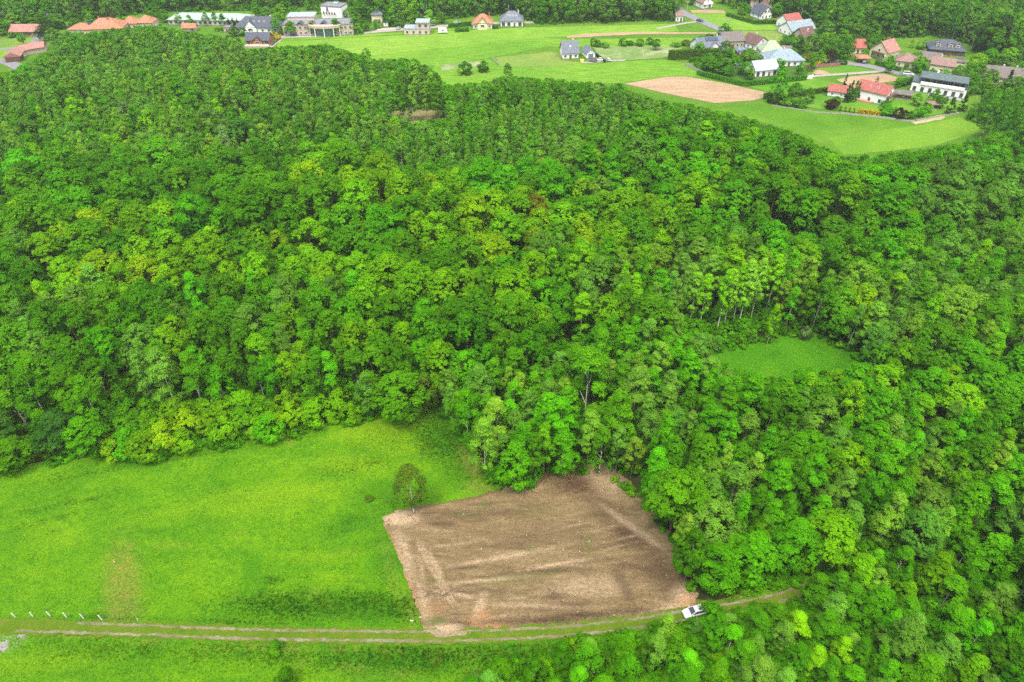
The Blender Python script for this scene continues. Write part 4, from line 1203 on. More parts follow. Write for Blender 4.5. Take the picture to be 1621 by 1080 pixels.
# ---------------------------------------------------------------- buildings
W_WHITE = plain('white render', (0.78, 0.775, 0.76), .85, .2, .06, .4)
W_CREAM = plain('cream render', (0.62, 0.56, 0.39), .85, .2, .06, .4)
W_YEL = plain('pale yellow render', (0.60, 0.57, 0.36), .85, .2, .06, .4)
W_BEIGE = plain('beige block', (0.43, 0.35, 0.29), .9, .2, .12, .8)
W_PINK = plain('pinkish block', (0.52, 0.42, 0.36), .9, .2, .12, .8)
W_WOOD = plain('orange timber', (0.30, 0.13, 0.055), .7, .3, .25, 1.5)
W_DWOOD = plain('dark timber', (0.12, 0.07, 0.045), .7, .3, .25, 1.5)
W_RWOOD = plain('red brown timber', (0.12, 0.035, 0.03), .8, .2, .2, 1.5)
W_GREY = plain('grey plinth', (0.22, 0.22, 0.22), .9, .2, .1, 1)
GLASS = plain('window glass', (0.045, 0.055, 0.065), .15, .6, .1, 1)
FRAME = plain('window frame', (0.55, 0.54, 0.52), .6, .3, .05)
DFRAME = plain('dark window frame', (0.10, 0.085, 0.075), .6, .3, .05)
DOOR = plain('brown door', (0.14, 0.075, 0.04), .6, .3, .1)
CHIM = plain('chimney plaster', (0.48, 0.44, 0.40), .9, .2, .1)
BRICK = plain('chimney brick', (0.30, 0.12, 0.08), .9, .2, .15)
def roofm(name, col, cover='tile'):
    if name in _M: return _M[name]
    m, nt, b = new_mat(name)
    tc = N(nt, 'ShaderNodeTexCoord').outputs['Object']
    w = N(nt, 'ShaderNodeTexWave'); w.inputs['Scale'].default_value = 1.6 if cover == 'tile' else .8
    w.inputs['Distortion'].default_value = .6; w.inputs['Detail'].default_value = 2
    nt.links.new(tc, w.inputs['Vector'])
    f = noise(nt, tc, .9, 6, .65)
    c = ramp(nt, f, [(.3, tuple(x * .72 for x in col)), (.7, tuple(min(1, x * 1.22) for x in col))])
    c = mixc(nt, 1.0, c, ramp(nt, w.outputs['Fac'], [(0, (.85,) * 3), (1, (1.08,) * 3)]), 'MULTIPLY')
    nt.links.new(c, b.inputs['Base Color'])
    b.inputs['Roughness'].default_value = .7 if cover == 'tile' else .5
    b.inputs['Specular IOR Level'].default_value = .3
    bump(nt, b, w.outputs['Fac'], .4, .05)
    _M[name] = m
    return m
R_GREY = roofm('grey tiles', (0.12, 0.145, 0.18)); R_DARK = roofm('charcoal tiles', (0.065, 0.078, 0.105)); R_BROWN = roofm('brown tiles', (0.125, 0.07, 0.06))
R_GB = roofm('grey brown sheets', (0.135, 0.12, 0.11)); R_RED = roofm('red tiles', (0.29, 0.085, 0.07)); R_PINK = roofm('faded red tiles', (0.31, 0.16, 0.13)); R_ORANGE = roofm('orange tiles', (0.34, 0.155, 0.085))
R_PALE = roofm('pale green metal', (0.29, 0.38, 0.33), 'metal'); R_BLUE = roofm('blue grey metal', (0.20, 0.27, 0.305), 'metal'); R_LGREEN = roofm('light green sheets', (0.26, 0.34, 0.21), 'metal')
R_LGREY = roofm('light grey metal', (0.31, 0.37, 0.41), 'metal'); R_TEAL = roofm('dark green grey metal', (0.085, 0.12, 0.12), 'metal'); R_FLAT = roofm('roofing felt', (0.19, 0.20, 0.205), 'metal'); R_BROWNP = roofm('pinkish brown tiles', (0.22, 0.14, 0.12))

def window(parent, x, y, z, w, h, face, frame=None, name='window', pane=None):
    """face: 0 front (-y), 1 right (+x), 2 back, 3 left, in the building's own axes; (x, y) lies on the wall"""
    n = [(0, -1), (1, 0), (0, 1), (-1, 0)][face]
    rz = 0 if face in (0, 2) else PI / 2
    fr = MB()
    t = .16
    for (a, b, ww, hh) in ((0, h / 2 - .06, w, .12), (0, -h / 2 + .06, w, .12), (-w / 2 + .06, 0, .12, h - .24), (w / 2 - .06, 0, .12, h - .24)):
        fr.box((x + (a if rz == 0 else 0) + n[0] * t / 2, y + (a if rz else 0) + n[1] * t / 2, z + b), (ww, t, hh), rz)
    f = fr.build(name, frame or FRAME, parent)
    p = MB().box((x + n[0] * .04, y + n[1] * .04, z), (w - .24, .08, h - .24), rz)
    p.build('pane', pane or GLASS, f)
    return f

def gable_roof(w, d, z, rh, ov, axis, t=.22):
    mb = MB()
    if axis == 'x':   # ridge along x
        for s in (-1, 1):
            a = (d / 2 + ov); sl = rh / (d / 2)
            vs = []
            for x in (-w / 2 - ov, w / 2 + ov):
                vs += [(x, s * a, z - ov * sl), (x, 0, z + rh), (x, 0, z + rh + t), (x, s * a, z - ov * sl + t)]
            mb.add(vs, [(0, 1, 2, 3), (7, 6, 5, 4), (0, 4, 5, 1), (3, 2, 6, 7), (0, 3, 7, 4)])
    else:
        for s in (-1, 1):
            a = (w / 2 + ov); sl = rh / (w / 2)
            vs = []
            for y in (-d / 2 - ov, d / 2 + ov):
                vs += [(s * a, y, z - ov * sl), (0, y, z + rh), (0, y, z + rh + t), (s * a, y, z - ov * sl + t)]
            mb.add(vs, [(0, 1, 2, 3), (7, 6, 5, 4), (0, 4, 5, 1), (3, 2, 6, 7), (0, 3, 7, 4)])
    return mb
def hip_roof(w, d, z, rh, ov, axis='x', ridge=None, t=.25):
    mb = MB()
    W, D = w / 2 + ov, d / 2 + ov
    if axis == 'x':
        r = max(.1, (W - D) if ridge is None else ridge / 2)
        top = [(-r, 0), (r, 0)]
        fs = [(4, 5, 9, 8), (5, 6, 9), (6, 7, 8, 9), (7, 4, 8)]
    else:
        r = max(.1, (D - W) if ridge is None else ridge / 2)
        top = [(0, -r), (0, r)]
        fs = [(4, 5, 8), (5, 6, 9, 8), (6, 7, 9), (7, 4, 8, 9)]
    z0 = z - .15
    vs = [(-W, -D, z0), (W, -D, z0), (W, D, z0), (-W, D, z0), (-W, -D, z0 + t), (W, -D, z0 + t), (W, D, z0 + t), (-W, D, z0 + t), (*top[0], z + rh), (*top[1], z + rh)]
    mb.add(vs, [(0, 3, 2, 1), (0, 1, 5, 4), (1, 2, 6, 5), (2, 3, 7, 6), (3, 0, 4, 7)] + fs)
    return mb

def building(name, label, cat, px, py, wpx, d, wh, rh, roof, axis, rot, wall, rm, wins=(3, 1, 1.1, 1.3), side=(1, 1), chim=((.2, .1),), door=True, group='houses of the village', frame=None, ov=.5, wm=None, sky=0, dorm=0, garage=0):
    """px, py: foot of the middle of the front wall; wpx: its width as surveyed"""
    w = wm or wpx / ppm(py) / max(.5, math.cos(math.radians(rot)))
    p = g(px, py)
    rz = math.radians(rot)
    ox, oy = -math.sin(rz) * d / 2, math.cos(rz) * d / 2
    b = empty(name, (p.x + ox, p.y + oy, .1), rz, label, cat, group)
    wl = MB()
    if roof == 'gable':
        if axis == 'x':
            for s in (-1, 1): pass
            vs = [(-w / 2, -d / 2, -.3), (w / 2, -d / 2, -.3), (w / 2, d / 2, -.3), (-w / 2, d / 2, -.3), (-w / 2, -d / 2, wh), (w / 2, -d / 2, wh), (w / 2, d / 2, wh), (-w / 2, d / 2, wh), (-w / 2, 0, wh + rh), (w / 2, 0, wh + rh)]
            wl.add(vs, [(0, 1, 5, 4), (1, 2, 6, 9, 5), (2, 3, 7, 6), (3, 0, 4, 8, 7), (4, 5, 9, 8), (6, 7, 8, 9)])
        else:
            vs = [(-w / 2, -d / 2, -.3), (w / 2, -d / 2, -.3), (w / 2, d / 2, -.3), (-w / 2, d / 2, -.3), (-w / 2, -d / 2, wh), (w / 2, -d / 2, wh), (w / 2, d / 2, wh), (-w / 2, d / 2, wh), (0, -d / 2, wh + rh), (0, d / 2, wh + rh)]
            wl.add(vs, [(0, 1, 5, 8, 4), (1, 2, 6, 5), (2, 3, 7, 9, 6), (3, 0, 4, 7), (5, 6, 9, 8), (7, 4, 8, 9)])
    else:
        wl.box((0, 0, wh / 2 - .15), (w, d, wh + .3))
    wl.build('wall', wall, b)
    MB().box((0, 0, .12), (w + .12, d + .12, .55)).build('plinth', W_GREY, b)
    if roof == 'gable': rb = gable_roof(w, d, wh + .03, rh, ov, axis)
    elif roof == 'hip': rb = hip_roof(w, d, wh, rh, ov, axis)
    else:
        rb = MB().box((0, 0, wh + .12), (w + .3, d + .3, .24))
        for s in (-1, 1):
            rb.box((0, s * (d / 2 + .05), wh + .38), (w + .3, .2, .28)); rb.box((s * (w / 2 + .05), 0, wh + .38), (.2, d - .1, .28))
    ro = rb.build('roof', rm, b)
    for (cx, cy) in chim:
        hx = cx * w; hy = cy * d
        if roof == 'gable': zt = wh + rh * (1 - abs((hy / (d / 2)) if axis == 'x' else (hx / (w / 2))))
        elif roof == 'hip': zt = wh + rh * .75
        else: zt = wh
        c = MB().box((hx, hy, zt + .5), (.7, .7, 1.9)).build('chimney', CHIM if rm not in (R_RED, R_PINK, R_ORANGE) else BRICK, ro)
    nw, ns, ww, hh = wins
    for s in range(ns):
        z = 1.55 + s * 2.75
        if z + hh / 2 > wh + .1 and not (roof == 'gable' and axis == 'y'): break
        n = nw if z < wh else max(1, nw - 1)
        span = w if z < wh else w * .55
        for k in range(n):
            x = -span / 2 + span * (k + .5) / n
            if door and s == 0 and k == n // 2 and n > 1:
                dd = MB().box((x, -d / 2 - .04, 1.05), (1.1, .1, 2.1)).build('door', DOOR, b)
                MB().box((x + .4, -d / 2 - .12, 1.05), (.06, .06, .2)).build('handle', FRAME, dd)
            else:
                window(b, x, -d / 2, z, ww, hh, 0, frame)
    if roof == 'gable' and axis == 'y' and ns == 1 and rh > 2.2:
        window(b, 0, -d / 2, wh + rh * .35, 1.1, 1.2, 0, frame)
    for fc, sx in ((1, 1), (3, -1)):
        for s in range(side[1]):
            for k in range(side[0]):
                y = -d / 2 + d * (k + .5) / side[0]
                z = 1.55 + s * 2.75
                if z + .6 < wh or (roof == 'gable' and axis == 'x' and abs(y) < d * .3): window(b, sx * w / 2, y, z, ww * .9, hh, fc, frame)
    for k in range(nw):
        window(b, -w / 2 + w * (k + .5) / nw, d / 2, 1.55, ww, hh, 2, frame)
    for k in range(sky):     # roof windows
        x = -w * .25 + w * .5 * (k + .5) / sky
        yy = -d / 4; zz = wh + rh * .5 + .28; sl = math.atan2(rh, d / 2)
        o = MB().box((0, 0, 0), (.8, 1.2, .1)).build('roof_window', FRAME, ro)
        o.location = (x, yy, zz); o.rotation_euler = (sl, 0, 0)
        q = MB().box((0, 0, .06), (.6, 1.0, .04)).build('pane', GLASS, ro)
        q.location = (x, yy, zz); q.rotation_euler = (sl, 0, 0)
    for k in range(garage):
        MB().box((-w / 2 + w * (k + .5) / garage, -d / 2 - .05, 1.15), (2.5, .12, 2.3)).build('garage_door', plain('garage door', (.16, .17, .2), .5, .3, .05), b)
    return b, w

def gablet(b, x, d, w, wh, rh, wall, rm, depth=3.0):
    """a small gabled wing on the front of a house"""
    mb = MB(); y0 = -d / 2 - .5; y1 = -d / 2 + depth
    vs = [(x - w / 2, y0, 0), (x + w / 2, y0, 0), (x + w / 2, y1, 0), (x - w / 2, y1, 0), (x - w / 2, y0, wh), (x + w / 2, y0, wh), (x + w / 2, y1, wh), (x - w / 2, y1, wh), (x, y0, wh + rh), (x, y1, wh + rh)]
    mb.add(vs, [(0, 1, 5, 8, 4), (1, 2, 6, 5), (2, 3, 7, 9, 6), (3, 0, 4, 7), (5, 6, 9, 8), (7, 4, 8, 9)])
    mb.build('wing', wall, b)
    r = gable_roof(w, y1 - y0, wh + .04, rh, .3, 'y')
    o = r.build('wing_roof', rm, b); o.location = (x, (y0 + y1) / 2, 0)
    window(b, x, y0, wh * .62, w * .4, 1.3, 0)

def dormer(b, ro_z, x, y, w, h, wall, rm):
    MB().box((x, y, ro_z + h / 2), (w, 1.8, h)).build('dormer', wall, b)
    r = gable_roof(w, 1.8, ro_z + h, h * .45, .2, 'y', .1).build('dormer_roof', rm, b); r.location = (x, y, 0)
    window(b, x, y - .9, ro_z + h * .55, w * .6, h * .6, 0)

B = building
# upper left: the school and its neighbours
B('barn', 'long low barn with faded red roof and brown timber gable on the lawn', 'barn', 41, 58, 46, 8, 2.6, 2.6, 'gable', 'x', 0, W_DWOOD, R_PINK, (6, 1, 1.0, 1.4), (1, 1), ())
# curved roofed pavilion
def curved_hall():
    p = g(20, 98); a = empty('curved_pavilion', (p.x, p.y, .1), 0, 'low pavilion with a long curved red roof beside the grey path', 'pavilion', 'buildings upper left')
    P2 = [g(*q) for q in ((22, 99), (27, 91), (38, 86), (52, 83), (64, 81), (75, 80))]
    Q = [(q.x - p.x, q.y - p.y) for q in P2]
    mb = MB(); wl = MB(); n = len(Q); vs = []
    for i, q in enumerate(Q):
        t = Vector(Q[min(i + 1, n - 1)]) - Vector(Q[max(i - 1, 0)]); t.normalize(); nn = Vector((-t.y, t.x))
        c = Vector(q)
        for o_, z in ((-4.2, 2.7), (0, 4.6), (4.2, 2.7), (4.2, 2.45), (-4.2, 2.45)):
            vs.append((c.x + nn.x * o_, c.y + nn.y * o_, z))
    fs = []
    for i in range(n - 1):
        for k in range(5): fs.append((i * 5 + k, i * 5 + (k + 1) % 5, (i + 1) * 5 + (k + 1) % 5, (i + 1) * 5 + k))
    fs += [(0, 1, 2, 3, 4)[::-1], tuple((n - 1) * 5 + k for k in range(5))]
    mb.add(vs, fs).build('roof', R_PINK, a)
    for i, q in enumerate(Q[:-1]):
        r = Q[i + 1]; m_ = ((q[0] + r[0]) / 2, (q[1] + r[1]) / 2)
        MB().box((m_[0], m_[1], 1.2), (math.dist(q, r) * .98, 6.6, 2.4), math.atan2(r[1] - q[1], r[0] - q[0])).build('wall', W_PINK if i else W_DWOOD, a)
curved_hall()
b, w = B('school_hall', 'low cream building with orange hip roof and solar panels, left of the big orange roof', 'building', 129, 58, 36, 10, 3.6, 2.2, 'hip', 'x', 0, W_CREAM, R_ORANGE, (4, 1, 1.2, 1.3), (2, 1), (), group='orange roofed buildings')
for k in range(4): MB().box((-w * .1 + k * 2.1, 1.2, 5.25), (1.9, 3.0, .12)).build('solar_panel', plain('solar panel', (.03, .05, .10), .25, .6, .1), b)
B('school_block', 'largest orange roofed building rising above the plantation', 'building', 168, 57, 54, 13, 3.6, 4.2, 'hip', 'x', 8, W_CREAM, R_ORANGE, (6, 1, 1.3, 1.4), (3, 1), ((.1, -.1), (-.2, .1)), group='orange roofed buildings', sky=4)
B('school_wing', 'orange hip roof between the largest orange roof and the far one', 'building', 206, 47, 24, 8, 3.2, 3.0, 'hip', 'x', 0, W_CREAM, R_ORANGE, (3, 1, 1.2, 1.3), (2, 1), (), group='orange roofed buildings')
B('school_wing', 'rightmost orange hip roof of the school group', 'building', 231, 46, 25, 8, 3.2, 3.2, 'hip', 'x', 0, W_CREAM, R_ORANGE, (3, 1, 1.2, 1.3), (2, 1), (), group='orange roofed buildings')
B('cottage', 'white walled cottage with pale roof at the far left edge', 'house', 4, 38, 20, 7, 3, 2.6, 'gable', 'y', 10, W_WHITE, R_LGREY, (2, 1, 1, 1.2), (2, 1), ())
B('cottage', 'small white cottage half hidden by trees behind the barn', 'house', 77, 38, 11, 6, 3, 2, 'gable', 'x', 0, W_WHITE, R_FLAT, (2, 1, 1, 1.2), (1, 1), ())
B('cottage', 'orange roofed cottage at the very top left', 'house', 36, 4, 12, 7, 3, 2.5, 'gable', 'x', 0, W_CREAM, R_ORANGE, (2, 1, 1, 1.2), (1, 1), ())
b, w = B('sports_hall', 'very long hall with pale green metal hip roof', 'hall', 330, 41, 127, 12, 3.0, 2.4, 'hip', 'x', -3, W_PINK, R_PALE, (16, 1, 1.8, 1.6), (4, 1), (), door=False, group='buildings upper left')
b, w = B('grey_roofed_inn', 'large inn with charcoal hip roof and white front gable', 'inn', 407, 53, 68, 11, 3.0, 4.6, 'hip', 'x', 0, W_WHITE, R_DARK, (7, 1, 1.2, 1.4), (3, 1), ((.3, .1), (-.1, .2)), group='buildings upper left', sky=4)
gablet(b, -w * .13, 11, 6.5, 3.2, 3.4, W_WHITE, R_DARK, 4.5)
b, w = B('timber_chalet', 'orange timber chalet with blue grey roof and pale terrace', 'chalet', 409, 73, 36, 8, 2.9, 2.8, 'gable', 'x', 0, W_WOOD, R_DARK, (5, 1, 1.2, 1.5), (2, 1), (), group='buildings upper left', frame=DFRAME)
gablet(b, 0, 8, 5, 2.8, 1.9, W_WOOD, R_DARK, 4)
mb = MB().box((0, -5.7, .3), (w + .6, 2.6, .8)); mb.build('terrace', W_BEIGE, b)
for k in range(9): MB().box((-w / 2 + w * k / 8, -6.9, 1.1), (.14, .14, 1.0)).build('railing_post', W_WHITE, b)
MB().box((0, -6.9, 1.6), (w + .4, .12, .12)).build('railing', W_WHITE, b)
B('storage_shed', 'small pale shed beside the yellow shrubs under the inn', 'shed', 360, 52, 10, 4, 2.4, .6, 'flat', 'x', 0, W_BEIGE, R_FLAT, (1, 1, 1, 1), (1, 1), ())
B('garden_shed', 'tiny shed with orange roof in front of the long hall', 'shed', 300, 50, 20, 4, 2.0, 1.6, 'gable', 'x', 0, W_BEIGE, R_ORANGE, (2, 1, .9, 1), (1, 1), ())
# hotel
b, w = B('hotel', 'sprawling beige hotel with low flat roofs and glass entrance', 'hotel', 505, 57, 110, 12, 5.6, .3, 'flat', 'x', 2, W_BEIGE, R_FLAT, (14, 2, 1.2, 1.5), (3, 2), (), group='buildings upper left')
MB().box((-w * .28, 8, 3.8), (w * .38, 9, 7.2)).build('rear_block', W_PINK, b)
MB().box((-w * .28, 8, 7.6), (w * .4, 9.6, .3)).build('rear_roof', R_LGREY, b)
MB().box((w * .10, -6.8, 2.2), (9, 1.6, 4.2)).build('glass_entrance', plain('blue glass', (.10, .16, .20), .1, .7, .05), b)
mb = MB()
vs = []
for i in range(13):
    a = PI * (i / 12); x = w * .1 - math.cos(a) * 9; y = -6 - math.sin(a) * 4.0
    vs += [(x, y, 4.6), (x, y, 5.9)]
mb.add(vs, [(2 * i, 2 * i + 2, 2 * i + 3, 2 * i + 1) for i in range(12)] + [tuple(2 * i + 1 for i in range(13)), tuple(2 * i for i in range(13))[::-1]]).build('curved_canopy', W_BEIGE, b)
for k in range(5):
    a = PI * (k + .5) / 5
    MB().tube([(w * .1 - math.cos(a) * 8.6, -6 - math.sin(a) * 3.7, 0), (w * .1 - math.cos(a) * 8.6, -6 - math.sin(a) * 3.7, 4.6)], [.22, .22], 8).build('column', W_WHITE, b)
for k in range(4): 
    gb = gable_roof(3.2, 4.0, 5.9, 1.2, .2, 'y').build('small_gable', R_DARK if k % 2 else R_BROWNP, b); gb.location = (-w * .42 + k * 6.4, -4.2, 0)
b, w = B('white_tower', 'tall white tower block with slanted flat top above the hotel', 'tower', 527, 39, 33, 9, 9.4, .3, 'flat', 'x', -14, W_WHITE, R_FLAT, (3, 1, .8, 1.6), (2, 3), (), door=False, group='buildings upper left')
for k in range(5): window(b, -w * .36 + k * 1.7, -5, 6.2 - .02 * k, .7, 1.4, 0, DFRAME)
window(b, -w * .16, -5, 8.2, .9, 2.0, 0, DFRAME)
MB().box((w * .12, 0, 10.2), (3, 3, 1.4)).build('lift_housing', R_LGREY, b)
B('villa', 'grey hip roofed villa among the birches right of the tower', 'house', 597, 37, 16, 8, 4.6, 2.4, 'hip', 'x', 0, W_CREAM, R_GREY, (2, 1, 1, 1.3), (2, 1), ((.1, .1),))
B('white_kiosk', 'tiny white kiosk at the corner of the gravel yard', 'kiosk', 611, 43, 7, 2.5, 2.2, .2, 'flat', 'x', 0, W_WHITE, R_DARK, (1, 1, .8, .9), (1, 1), (), door=False)
b, w = B('unfinished_house', 'unfinished two storey block house with flat roofs at the field edge', 'house', 660, 56, 40, 8, 3.0, .2, 'flat', 'x', 0, W_PINK, R_LGREY, (4, 1, 1.2, 1.5), (2, 1), (), door=False, frame=W_BEIGE)
MB().box((w * .24, 0, 4.8), (w * .5, 7.4, 3.0)).build('upper_storey', W_PINK, b)
MB().box((w * .24, 0, 6.45), (w * .55, 8.2, .35)).build('upper_roof', R_LGREY, b)
for k in range(2): window(b, w * .14 + k * 3.2, -3.7, 4.9, 1.6, 1.6, 0, W_BEIGE)
b, w = B('house', 'cream house with orange hip roof by the dark clipped hedges', 'house', 764, 47, 30, 9, 3.2, 4.2, 'hip', 'x', 0, W_CREAM, R_ORANGE, (4, 1, 1.2, 1.4), (2, 1), ((.35, .1),))
gablet(b, 0, 9, 5.5, 3.2, 3.0, W_CREAM, R_ORANGE, 4)
b, w = B('house', 'white bungalow with dark hip roof and skylights at the field corner', 'house', 810, 43, 35, 9, 3.2, 4.4, 'hip', 'x', 0, W_WHITE, R_GREY, (4, 1, 1.8, 1.9), (2, 1), ((.3, .0),), sky=4, frame=DFRAME)
# lone white house
b, w = B('house', 'small white house with steep grey gable roof alone in the field', 'house', 903, 94, 25, 8.5, 3.2, 4.4, 'gable', 'x', 6, W_WHITE, R_GREY, (3, 1, 1.2, 1.3), (1, 1), ((.2, .05),), sky=1)
b, w = B('garage', 'white garage with grey gable roof beside the lone white house', 'garage', 935, 93, 14, 7, 2.8, 1.9, 'gable', 'y', 14, W_WHITE, R_GREY, (1, 1, .1, .1), (1, 1), (), garage=1, door=False)
# village left row
b, w = B('house', 'white bungalow with grey gable roof behind the tall clipped hedge', 'house', 1125, 84, 43, 10, 3.0, 3.4, 'gable', 'x', 12, W_WHITE, R_GREY, (5, 1, 1.2, 1.4), (2, 1), ((.35, .1),))
gablet(b, w * .12, 10, 4.5, 3.2, 1.9, W_WHITE, R_GREY, 4)
for k in range(4): 
    o = MB().box((0, 0, 0), (1.6, 2.2, .1)).build('solar_panel', plain('solar panel', (.03, .05, .10), .25, .6, .1), b)
    o.location = (-1.5 + k * 1.75, -1.6, 6.0); o.rotation_euler = (math.atan2(3.4, 5), 0, 0)
B('house', 'beige house with grey brown gable roof behind the solar panel bungalow', 'house', 1160, 77, 34, 10, 3.8, 3.2, 'gable', 'x', 10, W_BEIGE, R_GB, (5, 1, 1.1, 1.5), (1, 1), ())
B('house', 'white house with dark brown roof at the end of the asphalt road', 'house', 1205, 79, 27, 10, 3.2, 3.0, 'gable', 'y', 30, W_WHITE, R_BROWN, (3, 1, 1.2, 1.2), (3, 1), ((.1, .1),), wm=9.5)
b, w = B('house', 'yellowish house with pale green hip roofs in the village centre', 'house', 1222, 92, 36, 9, 3.0, 4.4, 'hip', 'x', 0, W_YEL, R_LGREEN, (4, 1, 1.1, 1.2), (2, 1), ())
B('shed', 'small outbuilding with grey roof right of the green roofed house', 'shed', 1244, 87, 14, 5, 2.2, 1.4, 'gable', 'x', -8, W_DWOOD, R_GB, (1, 1, .8, .8), (1, 1), ())
b, w = B('house', 'broad white house with big blue grey hip roof', 'house', 1243, 106, 58, 12, 2.9, 4.0, 'hip', 'x', 3, W_WHITE, R_BLUE, (6, 1, 1.3, 1.4), (2, 1), ((.0, .0),))
B('shed', 'round topped maroon shed tucked between the two grey roofed houses', 'shed', 1221, 103, 15, 4, 2.0, 1.3, 'gable', 'x', 0, W_RWOOD, R_BROWN, (1, 1, .6, .6), (1, 1), (), ov=.2)
b, w = B('house', 'long white house with light grey gable roof behind the bright hedge', 'house', 1212, 122, 38, 9, 3.4, 3.0, 'gable', 'x', 14, W_WHITE, R_LGREY, (4, 1, 1.4, 2.0), (1, 1), ((.05, .05),), frame=DFRAME)
b, w = B('garden_pavilion', 'maroon garden hut with zigzag blue striped roof', 'pavilion', 1175, 90, 17, 5, 2.0, .5, 'flat', 'x', 0, W_RWOOD, R_BLUE, (2, 1, .8, .8), (1, 1), (), door=False)
for k in range(5):
    q = gable_roof(w / 5, 5.4, 2.5, .8, .05, 'y', .08).build('roof_ridge', R_LGREY if k % 2 else R_BLUE, b); q.location = (-w / 2 + w * (k + .5) / 5, 0, 0)
B('greenhouse', 'low glass greenhouse in the walled garden', 'greenhouse', 1168, 109, 13, 3, 1.8, .7, 'gable', 'x', 5, plain('greenhouse glass', (.30, .38, .38), .2, .5, .05), R_LGREY, (1, 1, .6, .8), (1, 1), (), door=False, ov=.05)
# white barn complex
b, w = B('white_barn', 'long white barn with blue grey gable roof beyond the pasture', 'barn', 1270, 57, 40, 11, 3.2, 3.4, 'gable', 'x', 22, W_WHITE, R_BLUE, (6, 1, 1.1, 1.2), (3, 1), (), wm=15.5)
B('house', 'red roofed white house right behind the long white barn', 'house', 1256, 46, 26, 9, 4, 3.0, 'gable', 'x', 24, W_WHITE, R_RED, (3, 1, 1, 1.2), (2, 1), ())
B('house', 'brick coloured house with dark brown roof under the trees by the barn', 'house', 1279, 71, 22, 9, 3.6, 4.2, 'gable', 'x', 25, W_BEIGE, R_BROWN, (3, 1, 1, 1.3), (2, 1), ((.0, -.2),))
b, w = B('house', 'white gabled house with charcoal roof and flowering hedge', 'house', 1212, 31, 19, 9, 3.0, 4.0, 'gable', 'y', 26, W_WHITE, R_DARK, (3, 2, 1.1, 1.3), (2, 1), ())
B('house', 'yellow white gable of a house directly behind the charcoal roofed one', 'house', 1215, 20, 14, 8, 3.2, 3.4, 'gable', 'y', 0, W_CREAM, R_BROWNP, (2, 1, 1, 1.2), (1, 1), ())
B('tower_house', 'narrow grey tall house among trees at the top', 'house', 1193, 13, 8, 6, 5, 2, 'hip', 'x', 0, W_BEIGE, R_GB, (1, 2, 1, 1.2), (1, 1), (), wm=4.5)
b, w = B('house', 'white gabled house with brown roof at the top end of the road', 'house', 1119, 14, 17, 10, 3.6, 3.2, 'gable', 'y', 22, W_WHITE, R_BROWNP, (2, 2, 1.1, 1.2), (2, 1), ())
MB().box((0, -5.6, 3.1), (w * .9, 1.2, .9)).build('balcony', W_WHITE, b)
B('roadside_house', 'little white roadside building by the tree belt', 'house', 1075, 35, 11, 6, 3.4, 1.4, 'gable', 'x', 0, W_WHITE, R_BROWNP, (2, 1, 1, 1.2), (1, 1), ())
# village right
B('house', 'bright red roofed house half hidden behind garden trees', 'house', 1357, 86, 22, 8, 3.2, 3.0, 'gable', 'x', 0, W_CREAM, R_RED, (3, 1, 1, 1.2), (1, 1), ())
b, w = B('carport', 'open carport with faded orange roof over a parked car', 'carport', 1367, 101, 19, 5.5, 2.5, 1.1, 'hip', 'x', 0, W_CREAM, R_ORANGE, (1, 1, .1, .1), (1, 1), (), door=False)
for c in list(b.children):
    if c.name.split('.')[0] in ('wall', 'plinth', 'window'):
        for k in list(c.children): bpy.data.objects.remove(k)
        bpy.data.objects.remove(c)
for sx in (-1, 1):
    for sy in (-1, 1): MB().box((sx * w * .45, sy * 2.4, 1.2), (.22, .22, 2.6)).build('post', W_DWOOD, b)
b, w = B('house', 'tall cream house with pinkish gable roof and balcony', 'house', 1411, 95, 24, 10, 4.2, 4.2, 'gable', 'x', 34, W_YEL, R_PINK, (3, 1, 1.2, 1.4), (3, 2), ((.1, .05),), wm=9.6)
MB().box((-w / 2 - .7, 0, 3.0), (1.3, 6.5, .9)).build('balcony', W_DWOOD, b)
B('house', 'low house with pinkish brown roof beside the tall cream house', 'house', 1432, 108, 26, 9, 3.0, 3.2, 'hip', 'x', -24, W_YEL, R_BROWNP, (3, 1, 1.1, 1.2), (2, 1), ())
B('farm_shed', 'dark weathered farm shed with grey brown roof', 'shed', 1468, 103, 29, 8, 2.6, 2.4, 'gable', 'x', -24, W_DWOOD, R_GB, (2, 1, .9, 1), (1, 1), ())
B('house', 'cream house with low brown roof in front of the dark farm shed', 'house', 1487, 117, 26, 9, 4.0, 2.2, 'gable', 'x', -30, W_YEL, R_BROWNP, (3, 1, 1.1, 1.4), (2, 1), ((-.15, .1),), wm=10)
B('annex', 'small flat cream annex at the right end of the cream house', 'annex', 1514, 112, 13, 6, 3.6, .2, 'flat', 'x', -30, W_YEL, R_GB, (1, 1, 1, 1.2), (1, 1), ())
b, w = B('log_house', 'large dark timber house with slate roof and three round dormers', 'house', 1497, 89, 50, 11, 2.8, 3.9, 'hip', 'x', -16, W_DWOOD, R_DARK, (6, 1, 1.1, 1.3), (3, 1), (), frame=DFRAME)
for k, x in enumerate((-.28, .06, .26)): dormer(b, 3.9, x * w, -3.4, 2.4, 1.6, W_BEIGE, R_GREY)
b, w = B('modern_house', 'modern white two storey house with glass upper floor and dark low roof', 'house', 1482, 151, 70, 10, 4.1, .2, 'flat', 'x', -29, W_WHITE, R_TEAL, (7, 1, 1.4, 1.9), (2, 1), (), frame=DFRAME, wm=22.5)
MB().box((w * .08, .8, 5.4), (w * .78, 7.4, 2.4)).build('glass_storey', GLASS, b)
for k in range(8): MB().box((w * .08 - w * .37 + k * w * .74 / 7, -2.95, 5.4), (.18, .12, 2.3)).build('mullion', FRAME, b)
